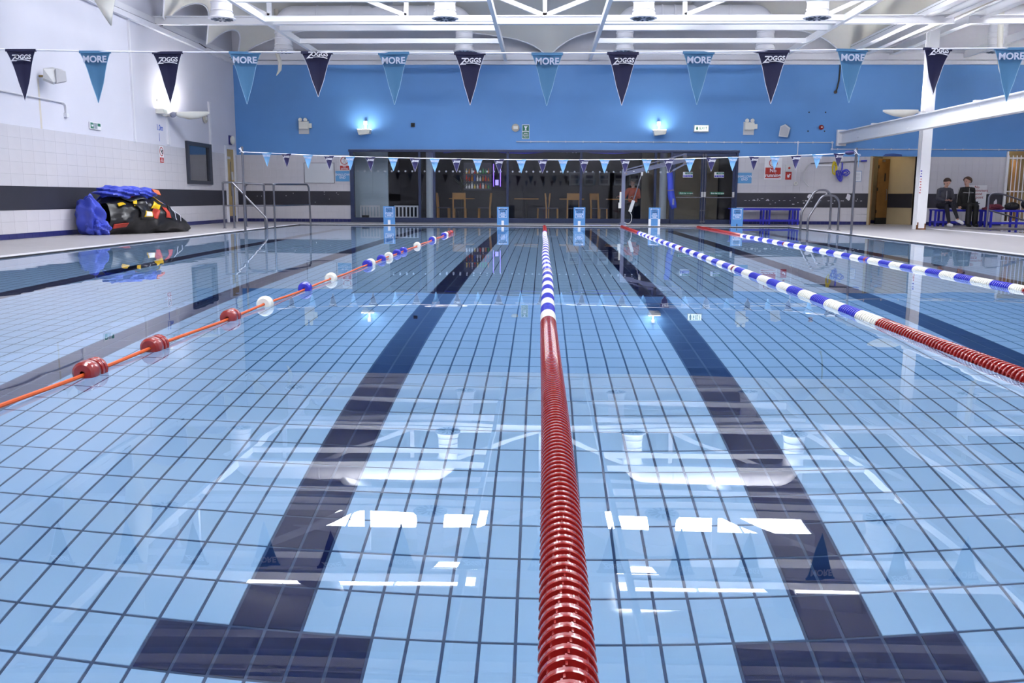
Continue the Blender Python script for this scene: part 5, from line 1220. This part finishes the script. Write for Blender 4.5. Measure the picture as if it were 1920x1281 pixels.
ph = MB().box(-.037, .037, -.075, .075, -.005, .005, 0, Matrix.Translation((px + .005, py - .43, DZ + .80)) @ Matrix.Rotation(-.5, 4, 'X')).build('phone', BLACK); tag(ph, 'dark phone held by the person in the charcoal top', 'phone')
# --- person in black turning to her companion
px, py = 12.49, 26.64
t = thing('person', 'seated person in a black tracksuit with white stripes turning to look left', 'person', (px, py, DZ))
caps = []
add((-.08, 0, .62), .12, (.08, 0, .62), .12, 2)
add((-.05, 0, .68), .12, (-.06, 0, .95), .125, 1); add((.05, 0, .68), .12, (.06, 0, .95), .125, 1); add((-.12, 0, 1.08), .075, (.12, 0, 1.08), .075, 1); add((0, 0, .95), .13, (0, 0, 1.08), .1, 1)
add((0, 0, 1.1), .055, (-.01, -.01, 1.21), .052, 0)
add((-.17, 0, 1.08), .066, (-.215, .03, .83), .056, 1); add((-.215, .03, .83), .056, (-.225, -.08, .605), .044, 1); add((.17, 0, 1.08), .066, (.215, .03, .83), .056, 1); add((.215, .03, .83), .056, (.235, -.06, .605), .044, 1)
for q in (-1, 1):
    add((q * .09, -.03, .60), .10, (q * .1, -.44, .59), .082, 2); add((q * .1, -.44, .59), .082, (q * .095, -.43, .13), .082, 2); add((q * .095, -.43, .05), .046, (q * .1, -.6, .04), .04, 3)
hand(caps, V3(-.225, -.085, .59), V3(-.2, -.75, -.35), V3(0, -.3, -1), 1, .35); hand(caps, V3(.235, -.065, .59), V3(.2, -.75, -.35), V3(0, -.3, -1), -1, .35)
hc, hf, hs, hu = head(caps, V3(-.02, -.03, 1.30), V3(-.86, -.5, -.05), 1.1)
body(t, caps, [SKIN, BLKTOP, BLKTOP, SHOEB]); face(t, hc, hf, hs, hu, 1.1); hair_cap(t, hc, hf, hs, hu, HAIRB, 1.1)
lump('hair_bun', HAIRB, tuple(hc - hf * .10 + hu * .05), (.055, .05, .05), 7, .08, parent=t)
MB().tube([(0, -.14, 1.12), (0, -.15, .9), (-.01, -.14, .7)], .005, 6).build('zip', PLASTG, t); MB().tube([(-.15, -.105, .99), (0, -.15, .985), (.15, -.105, .99)], .006, 6).build('chest_piping', PLASTG, t)
MB().tube([(-.225, -.03, 1.12), (-.27, .0, .9), (-.275, -.02, .7)], .007, 6).build('sleeve_piping', PLASTG, t)
# --- guest in orange behind the glass
px, py = 3.05, 30.45
t = thing('person', 'dim seated person in an orange top behind the cafe glass', 'person', (px, py, DZ))
caps = []
add((-.08, 0, .6), .12, (.08, 0, .6), .12, 2); add((0, 0, .66), .16, (0, 0, .98), .15, 1); add((-.13, 0, 1.06), .075, (.13, 0, 1.06), .075, 1); add((0, 0, 1.08), .055, (0, 0, 1.2), .05, 0)
add((-.17, 0, 1.05), .07, (-.28, -.1, .84), .058, 1); add((-.28, -.1, .84), .056, (-.46, -.18, .84), .042, 1); add((.17, 0, 1.05), .07, (.2, -.1, .82), .058, 1); add((.2, -.1, .82), .056, (.0, -.26, .84), .042, 1)
for q in (-1, 1): add((q * .09, -.02, .58), .095, (q * .1 - .15, -.38, .56), .07, 2); add((q * .1 - .15, -.38, .56), .07, (q * .1 - .15, -.36, .1), .05, 2); add((q * .1 - .15, -.36, .045), .04, (q * .1 - .18, -.5, .04), .035, 3)
hand(caps, V3(-.46, -.18, .84), V3(-1, -.1, -.05), V3(0, 0, -1), 1, .4); hand(caps, V3(0, -.26, .84), V3(-1, -.2, -.05), V3(0, 0, -1), -1, .4)
hc, hf, hs, hu = head(caps, V3(-.01, -.02, 1.29), V3(-.9, -.3, -.1))
body(t, caps, [SKIN, mat('orange_top', (226, 84, 34), .7), LEGG, SHOEB]); face(t, hc, hf, hs, hu); hair_cap(t, hc, hf, hs, hu, HAIR)

# further column and unseen lamp heads, added to light the ceiling and bars
for yy, lab in ((14.4, 'second'), (5.0, 'third')):
    t = thing('steel_column', 'white steel column on the right deck, %s from the back wall' % lab, 'column', (9.98, yy, DZ), 'columns on the right deck')
    MB().box(-.16, .16, -.165, -.14, 0, 5.05).box(-.16, .16, .14, .165, 0, 5.05).box(-.012, .012, -.14, .14, 0, 5.05).build('shaft', STEELW, t)
    t = thing('street_type_lamp', 'unseen lamp head added on the %s column from the back wall' % lab, 'lamp', (9.66, yy - .2, 3.06), 'unseen added lamp heads'); street_lamp(t, (-1, 0, 0), 6); MB().tube([(.0, 0, -.03), (.2, .02, -.06)], .035, 8).build('arm', PLASTG, t)
for yy, lab in ((11.0, 'middle'), (3.0, 'near')):
    t = thing('street_type_lamp', 'unseen lamp head added on the %s stretch of the left wall' % lab, 'lamp', (WL + .25, yy, 2.88), 'unseen added lamp heads'); street_lamp(t, (.75, .66, 0), 8); MB().tube([(-.25, -.05, -.03), (-.02, 0, -.03)], .035, 8).build('arm', PLASTG, t)

for yy, lab in ((22.5, 'far'), (12.0, 'near')):  # out of view, added to brighten the right part of the blue wall
    t = thing('street_type_lamp', 'unseen lamp head added on the %s stretch of the right wall' % lab, 'lamp', (WR - .25, yy, 2.88), 'unseen added lamp heads'); street_lamp(t, (-1, 0, 0), 28); MB().tube([(.25, -.05, -.03), (.02, 0, -.03)], .035, 8).build('arm', PLASTG, t)
